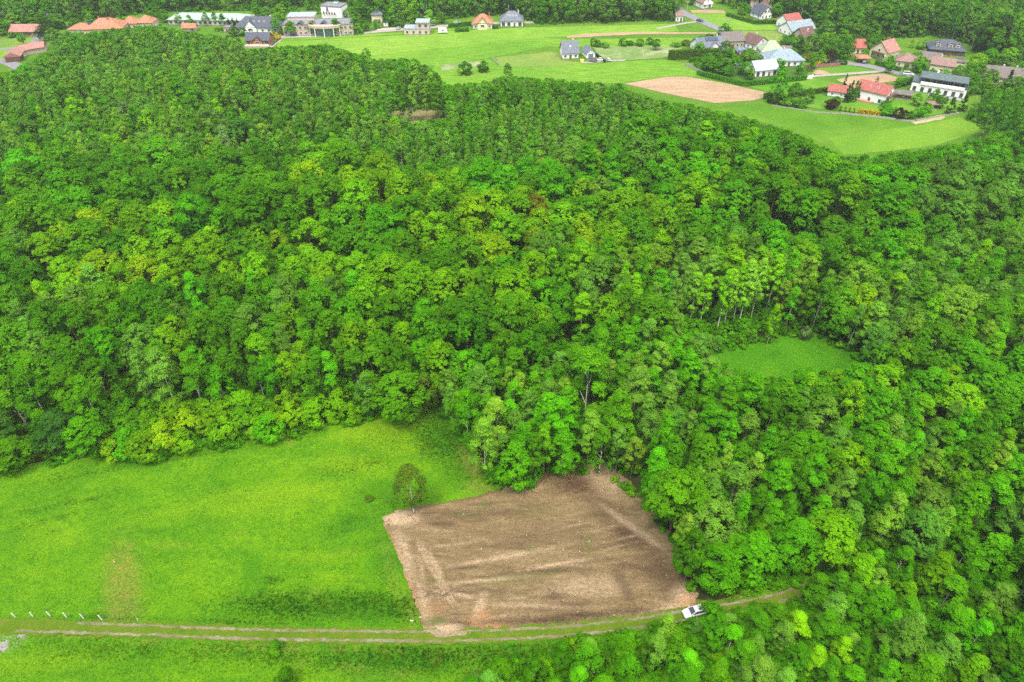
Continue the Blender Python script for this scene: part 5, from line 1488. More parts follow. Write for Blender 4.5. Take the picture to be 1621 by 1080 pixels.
o = hip_roof(w * .84, 9.4, 6.7, 1.5, .4).build('upper_roof', R_TEAL, b); o.location = (w * .05, 0, 0)
MB().box((-w * .1, 1, 8.1), (.9, .9, 1.4)).build('chimney', W_WHITE, b)
MB().box((w * .05, -5.25, 4.3), (w * .8, .4, 1.3)).build('balcony_wall', W_WHITE, b)
MB().box((w * .15, -7.2, .25), (w * .6, 3.6, .3)).build('terrace', W_GREY, b)
B('farmhouse', 'long cream farmhouse with dark brown roof by the birch grove', 'house', 1583, 134, 58, 10, 3.2, 3.4, 'gable', 'x', -20, W_YEL, R_GB, (6, 1, 1.2, 1.4), (2, 1), ((.0, .1), (.3, .1)))
b, w = B('red_roof_house', 'white two storey house with red gable roof and dark balcony', 'house', 1374, 162, 34, 10, 4.7, 2.5, 'gable', 'x', -42, W_WHITE, R_RED, (3, 2, 1.1, 1.5), (3, 2), ((.28, .15),), sky=2, frame=DFRAME, wm=13.5)
MB().box((w / 2 + .6, 0, 3.2), (1.2, 8.5, .9)).build('balcony', W_DWOOD, b)
MB().box((w / 2 + .05, -1.5, 1.2), (.12, 3.0, 2.3)).build('garage_door', plain('green door', (.03, .09, .06), .5, .3, .05), b)
MB().box((-w * .1, -6.2, .4), (w * .5, 1.4, .8)).build('brick_terrace', plain('salmon brick', (.45, .22, .14), .8, .2, .15), b)
B('garage', 'white garage with red roof left of the tall conifers', 'garage', 1323, 155, 24, 7, 2.7, 1.8, 'gable', 'x', -28, W_WHITE, R_RED, (2, 1, .9, .8), (1, 1), (), door=False)
B('open_shed', 'dark lean shed right of the red roofed house', 'shed', 1428, 158, 22, 5, 2.2, .9, 'gable', 'x', -22, W_DWOOD, R_GB, (1, 1, .5, .5), (1, 1), ())
b, w = B('gazebo', 'small garden gazebo with low pointed roof on the lower lawn', 'gazebo', 1478, 174, 14, 4, 2.2, 1.0, 'hip', 'x', 0, W_DWOOD, R_BROWNP, (1, 1, .1, .1), (1, 1), (), door=False)
for c in list(b.children):
    if c.name.split('.')[0] in ('wall', 'window'):
        for k in list(c.children): bpy.data.objects.remove(k)
        bpy.data.objects.remove(c)
for sx in (-1, 1):
    for sy in (-1, 1): MB().box((sx * w * .42, sy * 1.7, 1.2), (.15, .15, 2.4)).build('post', W_DWOOD, b)
# bare concrete gate
p = g(1278, 126)
gt = empty('sliding_gate', (p.x, p.y, .1), math.radians(12), 'white sheet metal gate between the bright hedge and the pale lane', 'gate')
MB().box((0, 0, 1.0), (4.2, .1, 1.7)).build('gate_panel', W_WHITE, gt)
for s in (-1, 1): MB().box((s * 2.3, 0, 1.15), (.35, .35, 2.3)).build('gate_post', W_WHITE, gt)

# ---------------------------------------------------------------- hedges, fences
def leaf_box(L, w, h, n, seed, rough=.12):
    q = np.random.default_rng(seed)
    # points on front, back, top
    A = np.array([h * L, h * L, w * L, w * h, w * h]); k = q.choice(5, n, p=A / A.sum())
    a, b_ = q.uniform(-.5, .5, n), q.uniform(0, 1, n)
    P = np.zeros((n, 3)); Nn = np.zeros((n, 3))
    for i in range(5):
        m = k == i
        if i == 0: P[m] = np.column_stack([a[m] * L, np.full(m.sum(), -w / 2), b_[m] * h]); Nn[m] = (0, -1, .3)
        if i == 1: P[m] = np.column_stack([a[m] * L, np.full(m.sum(), w / 2), b_[m] * h]); Nn[m] = (0, 1, .3)
        if i == 2: P[m] = np.column_stack([a[m] * L, (b_[m] - .5) * w, np.full(m.sum(), h)]); Nn[m] = (0, 0, 1)
        if i == 3: P[m] = np.column_stack([np.full(m.sum(), -L / 2), a[m] * w, b_[m] * h]); Nn[m] = (-1, 0, .3)
        if i == 4: P[m] = np.column_stack([np.full(m.sum(), L / 2), a[m] * w, b_[m] * h]); Nn[m] = (1, 0, .3)
    P += q.normal(size=P.shape) * rough * .6
    Nn = Nn + q.normal(size=P.shape) * .4
    Nn /= np.linalg.norm(Nn, axis=1)[:, None]
    rv = q.normal(size=P.shape); u = np.cross(rv, Nn); u /= np.linalg.norm(u, axis=1)[:, None]; w_ = np.cross(Nn, u)
    s = q.uniform(.14, .3, (n, 1))
    V = np.stack([P - u * s, P - w_ * s * .7, P + u * s, P + w_ * s * .7], 1).reshape(-1, 3)
    me = bpy.data.meshes.new('hedge foliage')
    me.vertices.add(n * 4); me.vertices.foreach_set('co', V.astype(np.float32).ravel())
    me.loops.add(n * 4); me.loops.foreach_set('vertex_index', np.arange(n * 4, dtype=np.int32))
    me.polygons.add(n); me.polygons.foreach_set('loop_start', np.arange(0, n * 4, 4, dtype=np.int32))
    me.update(calc_edges=True)
    at = me.attributes.new('var', 'FLOAT', 'FACE'); at.data.foreach_set('value', q.uniform(0, 1, n).astype(np.float32))
    me.materials.append(m_leaf)
    return me
def hedge(a, b_, w, h, tint, label, group='clipped hedges'):
    A, Bq = g(*a), g(*b_)
    L = (Bq - A).length
    n = int(min(5200, max(250, (2 * L * h + L * w) * 14)))
    me = leaf_box(L, w, h, n, int(a[0] * 7 + a[1]))
    e = empty('hedge', ((A.x + Bq.x) / 2, (A.y + Bq.y) / 2, .1), math.atan2(Bq.y - A.y, Bq.x - A.x), label, 'hedge', group)
    c = link('foliage', me, e); c['tint'] = TINT[tint] if isinstance(tint, str) else tint
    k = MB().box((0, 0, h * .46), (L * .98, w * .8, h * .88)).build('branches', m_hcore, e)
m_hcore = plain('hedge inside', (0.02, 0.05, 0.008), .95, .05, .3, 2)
hedge((1058, 95), (1137, 92), 2.2, 4.6, (0.07, 0.16, .006), 'tall clipped hedge in front of the solar panel bungalow')
hedge((1103, 119), (1178, 137), 1.2, 2.2, 'vivid', 'bright hedge along the ploughed field corner')
hedge((1181, 137), (1276, 127), 1.2, 2.4, 'vivid', 'bright hedge in front of the long white house')
hedge((1090, 99), (1225, 95), 1.4, 2.2, 'mid', 'long dark hedge behind the walled garden')
hedge((1247, 155), (1309, 146), 1.0, 2.2, (0.06, 0.13, .006), 'olive clipped hedge left of the red roofed garage')
hedge((1208, 157), (1222, 157), 1.4, 2.6, 'deep', 'short dark hedge stub at the field corner')
hedge((1418, 140), (1462, 126), 1.6, 3.2, 'deep', 'dark green thick hedge behind the red roofed house')
hedge((710, 44), (746, 41), 1.5, 2.2, 'deep', 'dark clipped hedge beside the upper road')
hedge((721, 51), (742, 50), 2.5, 2.0, 'deep', 'short dark clipped hedge in front of the other one by the orange roof')
hedge((776, 46), (789, 46), 1.5, 1.8, 'deep', 'small dark hedge between the orange roofed house and the white bungalow')
hedge((943, 88), (958, 100), .8, 1.2, 'dark', 'thin dark hedge right of the white garage')
hedge((1150, 26), (1195, 39), 1.6, 2.0, 'mid', 'hedge running down beside the charcoal roofed house')
hedge((1195, 39), (1238, 38), 1.6, 2.2, 'deep', 'hedge in front of the charcoal roofed house')
hedge((1385, 102), (1424, 114), 1.4, 2.0, 'deep', 'hedge along the street before the tall cream house')
hedge((1450, 78), (1464, 80), 1.0, 1.6, 'mid', 'low hedge by the pale drive of the dark timber house')
hedge((1358, 180), (1391, 184), 1.6, 1.9, 'gold', 'golden yellow flowering hedge below the red roofed house')
hedge((1137, 99), (1170, 96), 1.2, 1.8, 'mid', 'hedge by the garden hut with striped roof')
hedge((340, 50), (372, 49), 1.4, 2.0, 'lime', 'yellowish hedge in front of the long green roofed hall')
hedge((552, 56), (575, 54), 1.6, 2.0, 'vivid', 'hedge at the right end of the hotel')

def fence(pts, h, mat, label, step=3.0, wall=False, group='garden fences'):
    P = [g(*p) for p in pts]
    e = empty('garden_wall' if wall else 'garden_fence', (P[0].x, P[0].y, .1), 0, label, 'wall' if wall else 'fence', group)
    for a, b_ in zip(P, P[1:]):
        L = (b_ - a).length; k = max(1, round(L / step)); an = math.atan2(b_.y - a.y, b_.x - a.x)
        for i in range(k):
            q = a.lerp(b_, (i + .5) / k) - P[0]
            MB().box((q.x, q.y, h / 2), (L / k - .2, .08, h * .92), an).build('panel', mat, e)
            q = a.lerp(b_, i / k) - P[0]
            MB().box((q.x, q.y, h / 2 + .05), (.18, .18, h + .1), an).build('post', mat, e)
m_conc = plain('concrete fence', (0.34, 0.32, 0.28), .9, .2, .15, 1)
fence([(1084, 104), (1116, 120)], 1.5, m_conc, 'grey concrete fence at the left end of the walled garden', 3.0)
fence([(1269, 110), (1329, 106)], 2.0, plain('brown fence', (.24, .13, .10), .8, .2, .2, 1), 'brown board fence beside the yellow shrubs', 3.0)
fence([(1330, 181), (1390, 187), (1441, 194), (1518, 181)], .9, m_conc, 'low concrete garden wall along the lower pasture', 4.0, True)
fence([(1222, 168), (1262, 174), (1290, 179), (1330, 181)], .5, m_conc, 'low broken wall below the dark bushes', 4.0, True)
fence([(445, 62), (430, 74)], 1.0, W_DWOOD, 'short dark timber fence right of the chalet', 3)
fence([(1462, 80), (1476, 83)], 1.0, m_conc, 'low pale wall beside the dark timber house drive', 3, True)
fence([(776, 92), (790, 105)], 1.0, m_conc, 'grey fence line crossing the field above the wood', 3)

# posts along the near meadow
pz = [(25, 977, .0), (53, 976, .1), (80, 975, .0), (106, 977, .05), (133, 979, .0), (162, 981, -.05)]
m_post = plain('white post', (0.62, 0.62, 0.60), .7, .3, .08, 3)
for i, (px, py, t) in enumerate(pz):
    p = g(px, py + 1)
    e = empty('boundary_post', (p.x, p.y, .1), 0, f"white boundary post by the dirt track, {['leftmost', 'second from left', 'third from left', 'fourth from left', 'fifth from left', 'rightmost'][i]} of six", 'post', 'white posts along the meadow edge')
    MB().box((0, 0, .7), (.14, .14, 1.4)).build('shaft', m_post, e)
    MB().tube([(0, 0, 1.4), (0, 0, 1.52)], [.11, .01], 4).build('cap', m_post, e)
    e.rotation_euler = (0, t * .8 - .12, t)
p = g(219, 983); e = empty('survey_peg', (p.x, p.y, .1), 0, 'short pale survey peg at the corner of the worn strip', 'peg')
MB().box((0, 0, .3), (.1, .1, .7)).build('peg', m_post, e)
p = g(182, 891); e = empty('marker_stake', (p.x, p.y, .1), .4, 'orange and white marker stake at the top of the worn strip', 'stake')
MB().box((0, 0, .25), (.16, .16, .5)).build('stake', m_post, e); MB().box((0, 0, .6), (.2, .2, .22)).build('tip', plain('orange paint', (.75, .22, .04), .6, .3, .1), e)
p = g(652, 984); MBx = MB().box((0, 0, .12), (.55, .16, .14))
o = MBx.build('white_plank', m_post); o.location = (p.x, p.y, .14); tag(o, 'short white board lying in the grass left of the bare plot', 'board')
p = g(665, 978); mb = MB().add([(.3, 0, 0), (0, .22, 0), (-.28, 0, 0), (0, -.2, 0), (.02, .03, .22)], [(0, 1, 4), (1, 2, 4), (2, 3, 4), (3, 0, 4)])
o = mb.build('pale_stone', plain('stone', (.4, .4, .4))); o.location = (p.x, p.y, .14); tag(o, 'pale stone lying at the left border of the bare plot', 'stone')

# ---------------------------------------------------------------- utility poles
def pole(px, py, h, label):
    p = g(px, py); e = empty('utility_pole', (p.x, p.y, .1), rnd.uniform(-.3, .3), label, 'utility pole', 'utility poles of the village')
    MB().tube([(0, 0, 0), (0, 0, h)], [.2, .13], 6).build('mast', m_conc, e)
    MB().box((0, 0, h - .5), (1.8, .14, .14)).build('crossarm', m_conc, e)
    for s in (-.75, 0, .75): MB().tube([(s, 0, h - .43), (s, 0, h - .15)], [.07, .05], 5).build('insulator', FRAME, e)
for a in ((1087, 18, 6, 'concrete pole at the top bend of the road'), (1114, 35, 7, 'concrete pole beside the dark car on the road'), (1151, 51, 8, 'concrete lamp pole beside the road at the field'), (1224, 68, 8, 'concrete pole in the dry field by the white barn'),
          (1315, 76, 8, 'concrete pole in the village trees'), (1519, 126, 9, 'tall concrete pole right of the cream house'), (1323, 92, 6, 'concrete pole by the street start'), (1436, 134, 5, 'thin pole beside the dark thick hedge')): pole(*a)

# ---------------------------------------------------------------- vehicles
m_tyre = plain('tyre', (.02, .02, .02), .9, .2, .1); m_rim = plain('rim', (.4, .4, .42), .35, .5, .05, 2, .6)
m_head = plain('headlight glass', (.6, .62, .65), .1, .8, .02); m_tail = plain('tail light', (.35, .01, .01), .2, .6, .02)
def paint(name, col):
    m = plain(name, col, .25, .6, .02)
    m.node_tree.nodes['Principled BSDF'].inputs['Coat Weight'].default_value = .6
    return m
def car(px, py, rot, pm, label, van=False, L=4.4, z=.2):
    p = g(px, py)
    e = empty('van' if van else 'parked_car', (p.x, p.y, z), math.radians(rot), label, 'van' if van else 'car', None if px in (1097,) else 'cars in the village')
    hl = L / 2; hw = .9
    body = MB()
    # lofted lower body; x forward
    st = [(-hl, .55, .95, .78), (-hl + .12, .32, 1.02, .86), (-hl * .55, .22, 1.03, hw), (0, .22, 1.0, hw), (hl * .45, .22, .98, hw), (hl * .8, .24, .86, .86), (hl - .1, .30, .72, .76), (hl, .42, .62, .66)]
    if van: st = [(-hl, .4, 1.2, .86), (-hl + .1, .25, 1.25, .9), (0, .22, 1.2, hw), (hl * .5, .22, 1.15, hw), (hl * .85, .24, .95, .86), (hl, .4, .75, .74)]
    V = []
    for (x, zb, zt, w) in st:
        V += [(x, -w * .92, zb), (x, -w, zb + (zt - zb) * .35), (x, -w, zt - .16), (x, -w * .86, zt), (x, w * .86, zt), (x, w, zt - .16), (x, w, zb + (zt - zb) * .35), (x, w * .92, zb)]
    n = 8; fs = []
    for i in range(len(st) - 1):
        for k in range(n): fs.append((i * n + k, (i + 1) * n + k, (i + 1) * n + (k + 1) % n, i * n + (k + 1) % n))
    fs += [tuple(range(n)), tuple((len(st) - 1) * n + k for k in range(n))[::-1]]
    body.add(V, fs)
    # cabin
    if van: x0, x1, r0, r1, zr = -hl + .08, hl * .55, -hl + .2, hl * .15, 1.95
    else: x0, x1, r0, r1, zr = -hl + .15, hl * .48, -hl + .75, hl * .05, 1.48
    zb = 1.0 if not van else 1.15
    cv = [(x0, -.80, zb), (x1, -.80, zb), (x1, .80, zb), (x0, .80, zb), (r0, -.62, zr), (r1, -.62, zr), (r1, .62, zr), (r0, .62, zr)]
    body.add(cv, [(0, 1, 5, 4), (1, 2, 6, 5), (2, 3, 7, 6), (3, 0, 4, 7), (4, 5, 6, 7)])
    bo = body.build('body', pm, e)
    def pane(nm, q):
        a, b_, c, d = [Vector(cv[i]) for i in q]
        nn = (b_ - a).cross(c - a).normalized() * .015
        cc = (a + b_ + c + d) / 4
        vs = [tuple(cc + (v - cc) * .86 + nn) for v in (a, b_, c, d)]
        vs += [tuple(Vector(v) - nn * 2) for v in vs]
        MB().add(vs, [(0, 1, 2, 3), (7, 6, 5, 4), (0, 4, 5, 1), (1, 5, 6, 2), (2, 6, 7, 3), (3, 7, 4, 0)]).build(nm, GLASS, e)
    pane('windscreen', (1, 2, 6, 5)); pane('side_window', (0, 1, 5, 4)); pane('side_window', (2, 3, 7, 6)); pane('rear_window', (3, 0, 4, 7))
    for sx in (-1, 1):
        for sy in (-1, 1):
            w = MB().tube([(sx * hl * .62, sy * .72, .33), (sx * hl * .62, sy * .93, .33)], [.34, .34], 14).build('wheel', m_tyre, e)
            MB().tube([(sx * hl * .62, sy * .90, .33), (sx * hl * .62, sy * .95, .33)], [.2, .18], 10).build('rim', m_rim, w)
    for sy in (-1, 1):
        MB().box((hl - .12, sy * .56, .64), (.22, .30, .14), sy * -.3).build('headlight', m_head, e)
        MB().box((-hl + .05, sy * .66, .82), (.14, .22, .24)).build('tail_light', m_tail, e)
        MB().box((hl * .33, sy * .98, 1.02), (.16, .22, .16)).build('mirror', pm, e)
    MB().box((hl - .01, 0, .46), (.04, .52, .12)).build('number_plate', FRAME, e)
    MB().box((hl - .06, 0, .60), (.10, .7, .10)).build('grille', m_tyre, e)
    return e
P_W = paint('white car paint', (.5, .51, .53)); P_K = paint('black car paint', (.03, .03, .035)); P_S = paint('silver car paint', (.45, .47, .5)); P_B = paint('blue car paint', (.05, .10, .25)); P_R = paint('red car paint', (.35, .02, .02))
car(1098, 973, 180 + 14, P_W, 'white hatchback on the dirt track half hidden under a green bush', L=4.2, z=.33)
car(1108, 35, -38, P_K, 'dark car driving on the asphalt road')
car(1437, 120, -14, P_W, 'white van parked at the roadside by the dark thick hedge', True, 5.2)
car(1366, 100, 80, P_B, 'blue car parked under the orange roofed carport')
car(938, 98, 170, P_K, 'black car parked before the white garage')
car(948, 97, 165, P_W, 'white car parked right beside the black car at the garage')
car(962, 97, 110, P_W, 'white car standing alone right of the thin dark hedge')
car(724, 38, 0, P_S, 'silver car on the upper road above the clipped hedges')
car(565, 53, 5, P_W, 'white car in front of the hotel right end')
car(466, 57, 5, P_K, 'dark car at the left end of the hotel forecourt')
car(500, 56, 5, P_S, 'silver car before the hotel glass entrance')
car(514, 56, 5, P_K, 'dark car just right of the hotel glass entrance')
car(536, 55, 0, P_R, 'red car in front of the hotel')
car(631, 47, 80, P_S, 'silver car at the right edge of the gravel yard')
car(684, 42, 10, P_K, 'dark car on the upper road behind the unfinished house')
# trailer, container
p = g(701, 53); e = empty('caravan', (p.x, p.y, .2), .1, 'white caravan parked on the grass right of the unfinished house', 'caravan', None)
MB().add([(-2.6, -1.1, .5), (2.6, -1.1, .5), (2.6, 1.1, .5), (-2.6, 1.1, .5), (-2.3, -1.1, 2.6), (2.0, -1.1, 2.6), (2.0, 1.1, 2.6), (-2.3, 1.1, 2.6)], [(0, 3, 2, 1), (4, 5, 6, 7), (0, 1, 5, 4), (1, 2, 6, 5), (2, 3, 7, 6), (3, 0, 4, 7)]).build('body', W_WHITE, e)
for s in (-1, 1): MB().tube([(0, s * 1.0, .35), (0, s * 1.18, .35)], [.35, .35], 12).build('wheel', m_tyre, e)
window(e, 0, -1.1, 1.7, 1.4, .7, 0); MB().box((3.1, 0, .5), (1.0, .1, .1)).build('drawbar', W_GREY, e)
p = g(921, 99); e = empty('yellow_container', (p.x, p.y, .1), .1, 'small yellow waste container beside the lone white house', 'container')
MB().box((0, 0, .7), (1.6, 1.1, 1.1)).build('bin', plain('yellow plastic', (.75, .6, .12), .5, .3, .05), e); MB().box((0, .05, 1.32), (1.7, 1.2, .14)).build('lid', plain('yellow plastic', (.75, .6, .12)), e)

# ---------------------------------------------------------------- gardens: plants set one by one
GP = 'trees and shrubs of the gardens'
GARD = [
    ('spruce', 1338, 163, 8.5, 1.5, 'dark', 'tall dark conifer, leftmost before the red roofed garage'), ('spruce', 1343, 160, 9, 1.5, 'dark', 'tall dark conifer, second in the cluster beside the red roofed house'),
    ('spruce', 1349, 162, 9.5, 1.6, 'deep', 'tallest conifer of the cluster left of the red roofed house'), ('spruce', 1355, 158, 8, 1.3, 'deep', 'rightmost conifer of the cluster by the red roofed house'), ('spruce', 1335, 141, 7, 1.0, 'dark', 'slim lone conifer behind the red roofed garage'),
    ('shrub', 1317, 172, 3.6, 3.2, 'purple', 'large dark purple bush below the red roofed garage'), ('shrub', 1422, 188, 4.2, 3.0, 'purple', 'dark purple bush by the low garden wall'), ('shrub', 1402, 182, 4.5, 3.4, 'vivid', 'bright green bush between the golden hedge and the purple bush'),
    ('shrub', 1440, 190, 3.5, 2.8, 'mid', 'green bush right of the dark purple bush'), ('shrub', 1455, 186, 4.0, 2.6, 'vivid', 'green shrub at the low garden wall corner'), ('shrub', 1468, 178, 3.6, 2.0, 'lime', 'yellowish shrub left of the gazebo'),
    ('spruce', 1502, 180, 7, 2.3, 'blue', 'bluish conifer below the modern white house'), ('spruce', 1522, 176, 7, 2.2, 'dark', 'dark conifer at the edge of the birch grove'), ('thuja', 1466, 168, 5, 1.0, 'lime', 'yellowish column conifer, leftmost behind the gazebo'), ('thuja', 1474, 166, 5, 1.1, 'mid', 'green column conifer behind the gazebo'), ('thuja', 1484, 167, 4.6, 1.0, 'mid', 'column conifer right behind the gazebo'),
    ('shrub', 1226, 163, 4.0, 3.0, 'dark', 'dark bush under the bright rounded field tree'), ('shrub', 1240, 166, 4.0, 3.0, 'deep', 'dark green bush right of the bright rounded field tree'), ('shrub', 1254, 169, 3.6, 3.0, 'grey', 'greyish bush in the middle of the dark bush row'), ('shrub', 1267, 171, 3.0, 2.4, 'deep', 'rightmost bush of the row below the olive hedge'),
    ('broadleaf', 1209, 140, 0.1, .1, 'mid', ''),
    ('maple', 1234, 124, 8, 2.4, 'vivid', 'bright green tree at the right end of the long white house'), ('maple', 1265, 119, 6, 2.2, 'vivid', 'bright round garden tree above the bright hedge'), ('broadleaf', 1284, 113, 8, 2.4, 'mid', 'green tree beside the white gate'),
    ('broadleaf', 1119, 113, 7, 3.4, 'mid', 'round apple tree at the left of the walled garden'), ('broadleaf', 1132, 117, 5.5, 2.8, 'deep', 'darker orchard tree in the walled garden'), ('broadleaf', 1146, 112, 6, 2.8, 'grey', 'greyish orchard tree in the walled garden'), ('broadleaf', 1152, 121, 5, 2.4, 'mid', 'orchard tree near the hedge corner'), ('broadleaf', 1160, 106, 6, 2.6, 'vivid', 'bright orchard tree behind the greenhouse'),
    ('shrub', 1102, 107, 2.6, 2.2, 'mid', 'low bush at the concrete garden fence'), ('maple', 1176, 102, 7, 2.2, 'lime', 'lime garden tree in front of the striped hut'), ('broadleaf', 1195, 106, 6, 2.6, 'grey', 'grey green garden tree left of the maroon shed'), ('shrub', 1092, 91, 3.0, 2.6, 'mid', 'bush before the tall clipped hedge'),
    ('spruce', 1288, 93, 8, 2.2, 'silver', 'silver blue spruce right of the blue grey roof'), ('maple', 1295, 99, 6, 2.4, 'lime', 'lime round tree near the brown fence'), ('shrub', 1294, 106, 2.6, 1.8, 'gold', 'golden yellow bush in front of the brown fence'), ('maple', 1302, 104, 5, 1.6, 'yellow', 'yellow leaning tree near the brown fence'), ('shrub', 1276, 97, 3.6, 3.0, 'rust', 'yellow brown bush beside the silver blue spruce'),
    ('spruce', 1265, 86, 8, 3.0, 'blue', 'dark bluish pine behind the blue grey roof'), ('broadleaf', 1252, 92, 5, 2.2, 'mid', 'small tree left of the dark bluish pine'), ('broadleaf', 1312, 102, 7, 2.6, 'purple', 'dark reddish tree behind the brown fence'), ('spruce', 1333, 103, 10, 2.6, 'deep', 'dark pointed tree at the end of the brown fence'), ('broadleaf', 1320, 98, 10, 3.2, 'deep', 'dark green tree beside the pointed one at the street'),
    ('broadleaf', 1300, 84, 10, 4.4, 'lime', 'broad lime tree above the village gardens'), ('broadleaf', 1330, 84, 11, 4.0, 'mid', 'tall green tree above the street start'), ('broadleaf', 1250, 78, 6, 2.8, 'vivid', 'fresh green tree left of the dark brown roof'), ('broadleaf', 1262, 74, 6, 2.4, 'mid', 'small tree before the dark brown roofed house'), ('broadleaf', 1240, 72, 5, 2.6, 'vivid', 'low bright tree in the dry field corner'),
    ('broadleaf', 1305, 66, 10, 4.2, 'grey', 'grey green tree right of the dark brown roof'), ('broadleaf', 1330, 62, 11, 4.4, 'mid', 'large tree in the belt above the village'), ('broadleaf', 1352, 68, 10, 4.0, 'grey', 'tree behind the bright red roof'), ('broadleaf', 1376, 66, 10, 4.2, 'mid', 'round tree behind the cream gabled house'), ('broadleaf', 1310, 50, 10, 4.0, 'mid', 'tree at the right end of the long white barn'),
    ('broadleaf', 1296, 44, 9, 3.4, 'vivid', 'bright tree above the long white barn'), ('maple', 1284, 33, 9, 3.4, 'vivid', 'vivid round tree above the red roof behind the barn'), ('spruce', 1297, 32, 8, 1.8, 'dark', 'small dark spruce beyond the white barn'), ('shrub', 1252, 25, 2.6, 3.0, 'gold', 'yellow flowering bush beyond the barn'), ('shrub', 1232, 36, 2.6, 2.6, 'gold', 'yellow flowering bush right of the charcoal roofed house'),
    ('shrub', 1172, 22, 3, 2.0, 'rust', 'orange brown bush on the corner by the top field'), ('shrub', 1186, 34, 2.4, 2.0, 'rust', 'reddish bush left of the charcoal roofed house'), ('broadleaf', 1179, 10, 9, 3.6, 'deep', 'dark tree at the top between the two white gables'), ('broadleaf', 1160, 10, 9, 4, 'deep', 'dark tree right of the top white gable'), ('broadleaf', 1096, 8, 8, 3.4, 'mid', 'tree left of the top white gable'), ('broadleaf', 1143, 6, 8, 3.4, 'blue', 'bluish tree right behind the top white gable'),
    ('maple', 1405, 116, 8, 2.4, 'vivid', 'street tree with bare trunk before the tall cream house'), ('maple', 1432, 118, 5, 1.6, 'deep', 'small dark tree near the white van'), ('broadleaf', 1452, 112, 7, 3.4, 'lime', 'lime tree between the low house and the cream house'), ('broadleaf', 1450, 98, 5, 2.6, 'lime', 'pale tree before the dark farm shed'), ('broadleaf', 1376, 84, 8, 3.2, 'deep', 'dark tree between the red roof and the cream gable'),
    ('broadleaf', 1386, 80, 8, 3.0, 'deep', 'dark tree hugging the cream gabled house'), ('broadleaf', 1340, 92, 10, 3.0, 'deep', 'dark tall tree left of the bright red roof'), ('broadleaf', 1475, 125, 4, 3.0, 'mid', 'low tree before the cream house'), ('broadleaf', 1510, 131, 6, 3.0, 'grey', 'grey tree behind the modern white house'), ('broadleaf', 1532, 133, 9, 3.2, 'mid', 'tree right of the tall concrete pole'),
    ('broadleaf', 1540, 116, 9, 4.2, 'yellow', 'yellowish tree above the long farmhouse'), ('broadleaf', 1562, 108, 9, 4.2, 'vivid', 'bright tree behind the long farmhouse'), ('broadleaf', 1590, 106, 9, 4.0, 'lime', 'lime tree behind the farmhouse right half'), ('spruce', 1591, 142, 9, 2.0, 'dark', 'dark narrow spruce before the farmhouse right half'), ('birch', 1569, 142, 8, 2.0, 'pale', 'pale birch before the long farmhouse'), ('birch', 1556, 146, 8, 2.2, 'grey', 'birch at the left end of the long farmhouse'), ('broadleaf', 1535, 150, 8, 3.0, 'deep', 'dark tree at the right end of the modern white house'), ('broadleaf', 1545, 128, 8, 3.0, 'mid', 'tree between the cream annex and the farmhouse'),
    ('broadleaf', 1600, 150, 8, 4.0, 'deep', 'dark tree below the farmhouse right end'), ('broadleaf', 1615, 128, 9, 4.2, 'vivid', 'vivid tree at the farmhouse right end'), ('thuja', 1442, 76, 4.5, 1.0, 'lime', 'lime column conifer, leftmost by the pale drive'), ('thuja', 1452, 76, 4, .9, 'lime', 'lime column conifer, second by the pale drive'), ('thuja', 1460, 77, 4.4, .9, 'mid', 'column conifer, third by the pale drive'), ('thuja', 1469, 78, 4.6, .9, 'lime', 'column conifer beside the dark timber house'),
    ('broadleaf', 1424, 136, 3.5, 2.4, 'vivid', 'bright shrub before the dark thick hedge'), ('thuja', 1387, 132, 3, .9, 'dark', 'small dark column conifer behind the red roof'), ('shrub', 1400, 168, 2.2, 2.2, 'deep', 'dark shrub at the terrace of the red roofed house'), ('thuja', 1330, 176, 2.2, .7, 'rust', 'brown clipped ball, leftmost before the golden hedge'), ('thuja', 1337, 177, 2.2, .7, 'rust', 'brown clipped ball, second before the golden hedge'), ('thuja', 1344, 178, 2.2, .7, 'rust', 'brown clipped ball, third before the golden hedge'), ('thuja', 1351, 179, 2.2, .7, 'rust', 'brown clipped ball touching the golden hedge'),
    # field bushes
    ('shrub', 939, 74, 4.2, 1.7, 'deep', 'dark field bush, leftmost above the garage'), ('shrub', 947, 75, 3.4, 1.8, 'deep', 'second dark field bush above the garage'), ('shrub', 957, 76, 2.4, 2.0, 'mid', 'low third field bush above the garage'), ('shrub', 986, 73, 3.6, 2.4, 'vivid', 'field bush at the left of the weedy patch'), ('shrub', 997, 72, 2.2, 2.2, 'mid', 'low bush beside the weedy patch'), ('shrub', 1012, 72, 3.0, 2.8, 'mid', 'wide bush behind the weedy patch'), ('shrub', 1028, 71, 3.4, 2.0, 'deep', 'dark bush behind the weedy patch'), ('broadleaf', 1038, 80, 5.6, 2.4, 'deep', 'small dark tree on the weedy patch'), ('shrub', 1070, 74, 1.8, 2.6, 'mid', 'low scrub left of the solar panel bungalow'), ('shrub', 1086, 72, 2.6, 3.0, 'olive', 'brownish scrub left of the solar panel bungalow'), ('shrub', 1110, 66, 2.6, 2.2, 'mid', 'bush behind the solar panel bungalow'), ('shrub', 1126, 64, 2.6, 1.4, 'purple', 'small dark red bush behind the solar panel bungalow'),
    ('shrub', 737, 118, 5.6, 3.2, 'deep', 'round field bush at the wood edge, left of the pair'), ('shrub', 765, 114, 4.8, 2.7, 'deep', 'round field bush at the wood edge, right of the pair'), ('broadleaf', 582, 104, 8, 2.4, 'vivid', 'pointed bright tree at the left of the field edge'), ('broadleaf', 545, 98, 6, 4.0, 'silver', 'silvery bush at the field edge above the wood'), ('birch', 803, 128, 8, 2.8, 'grey', 'grey tree sticking out above the wood edge in the field'),
    # upper left grounds
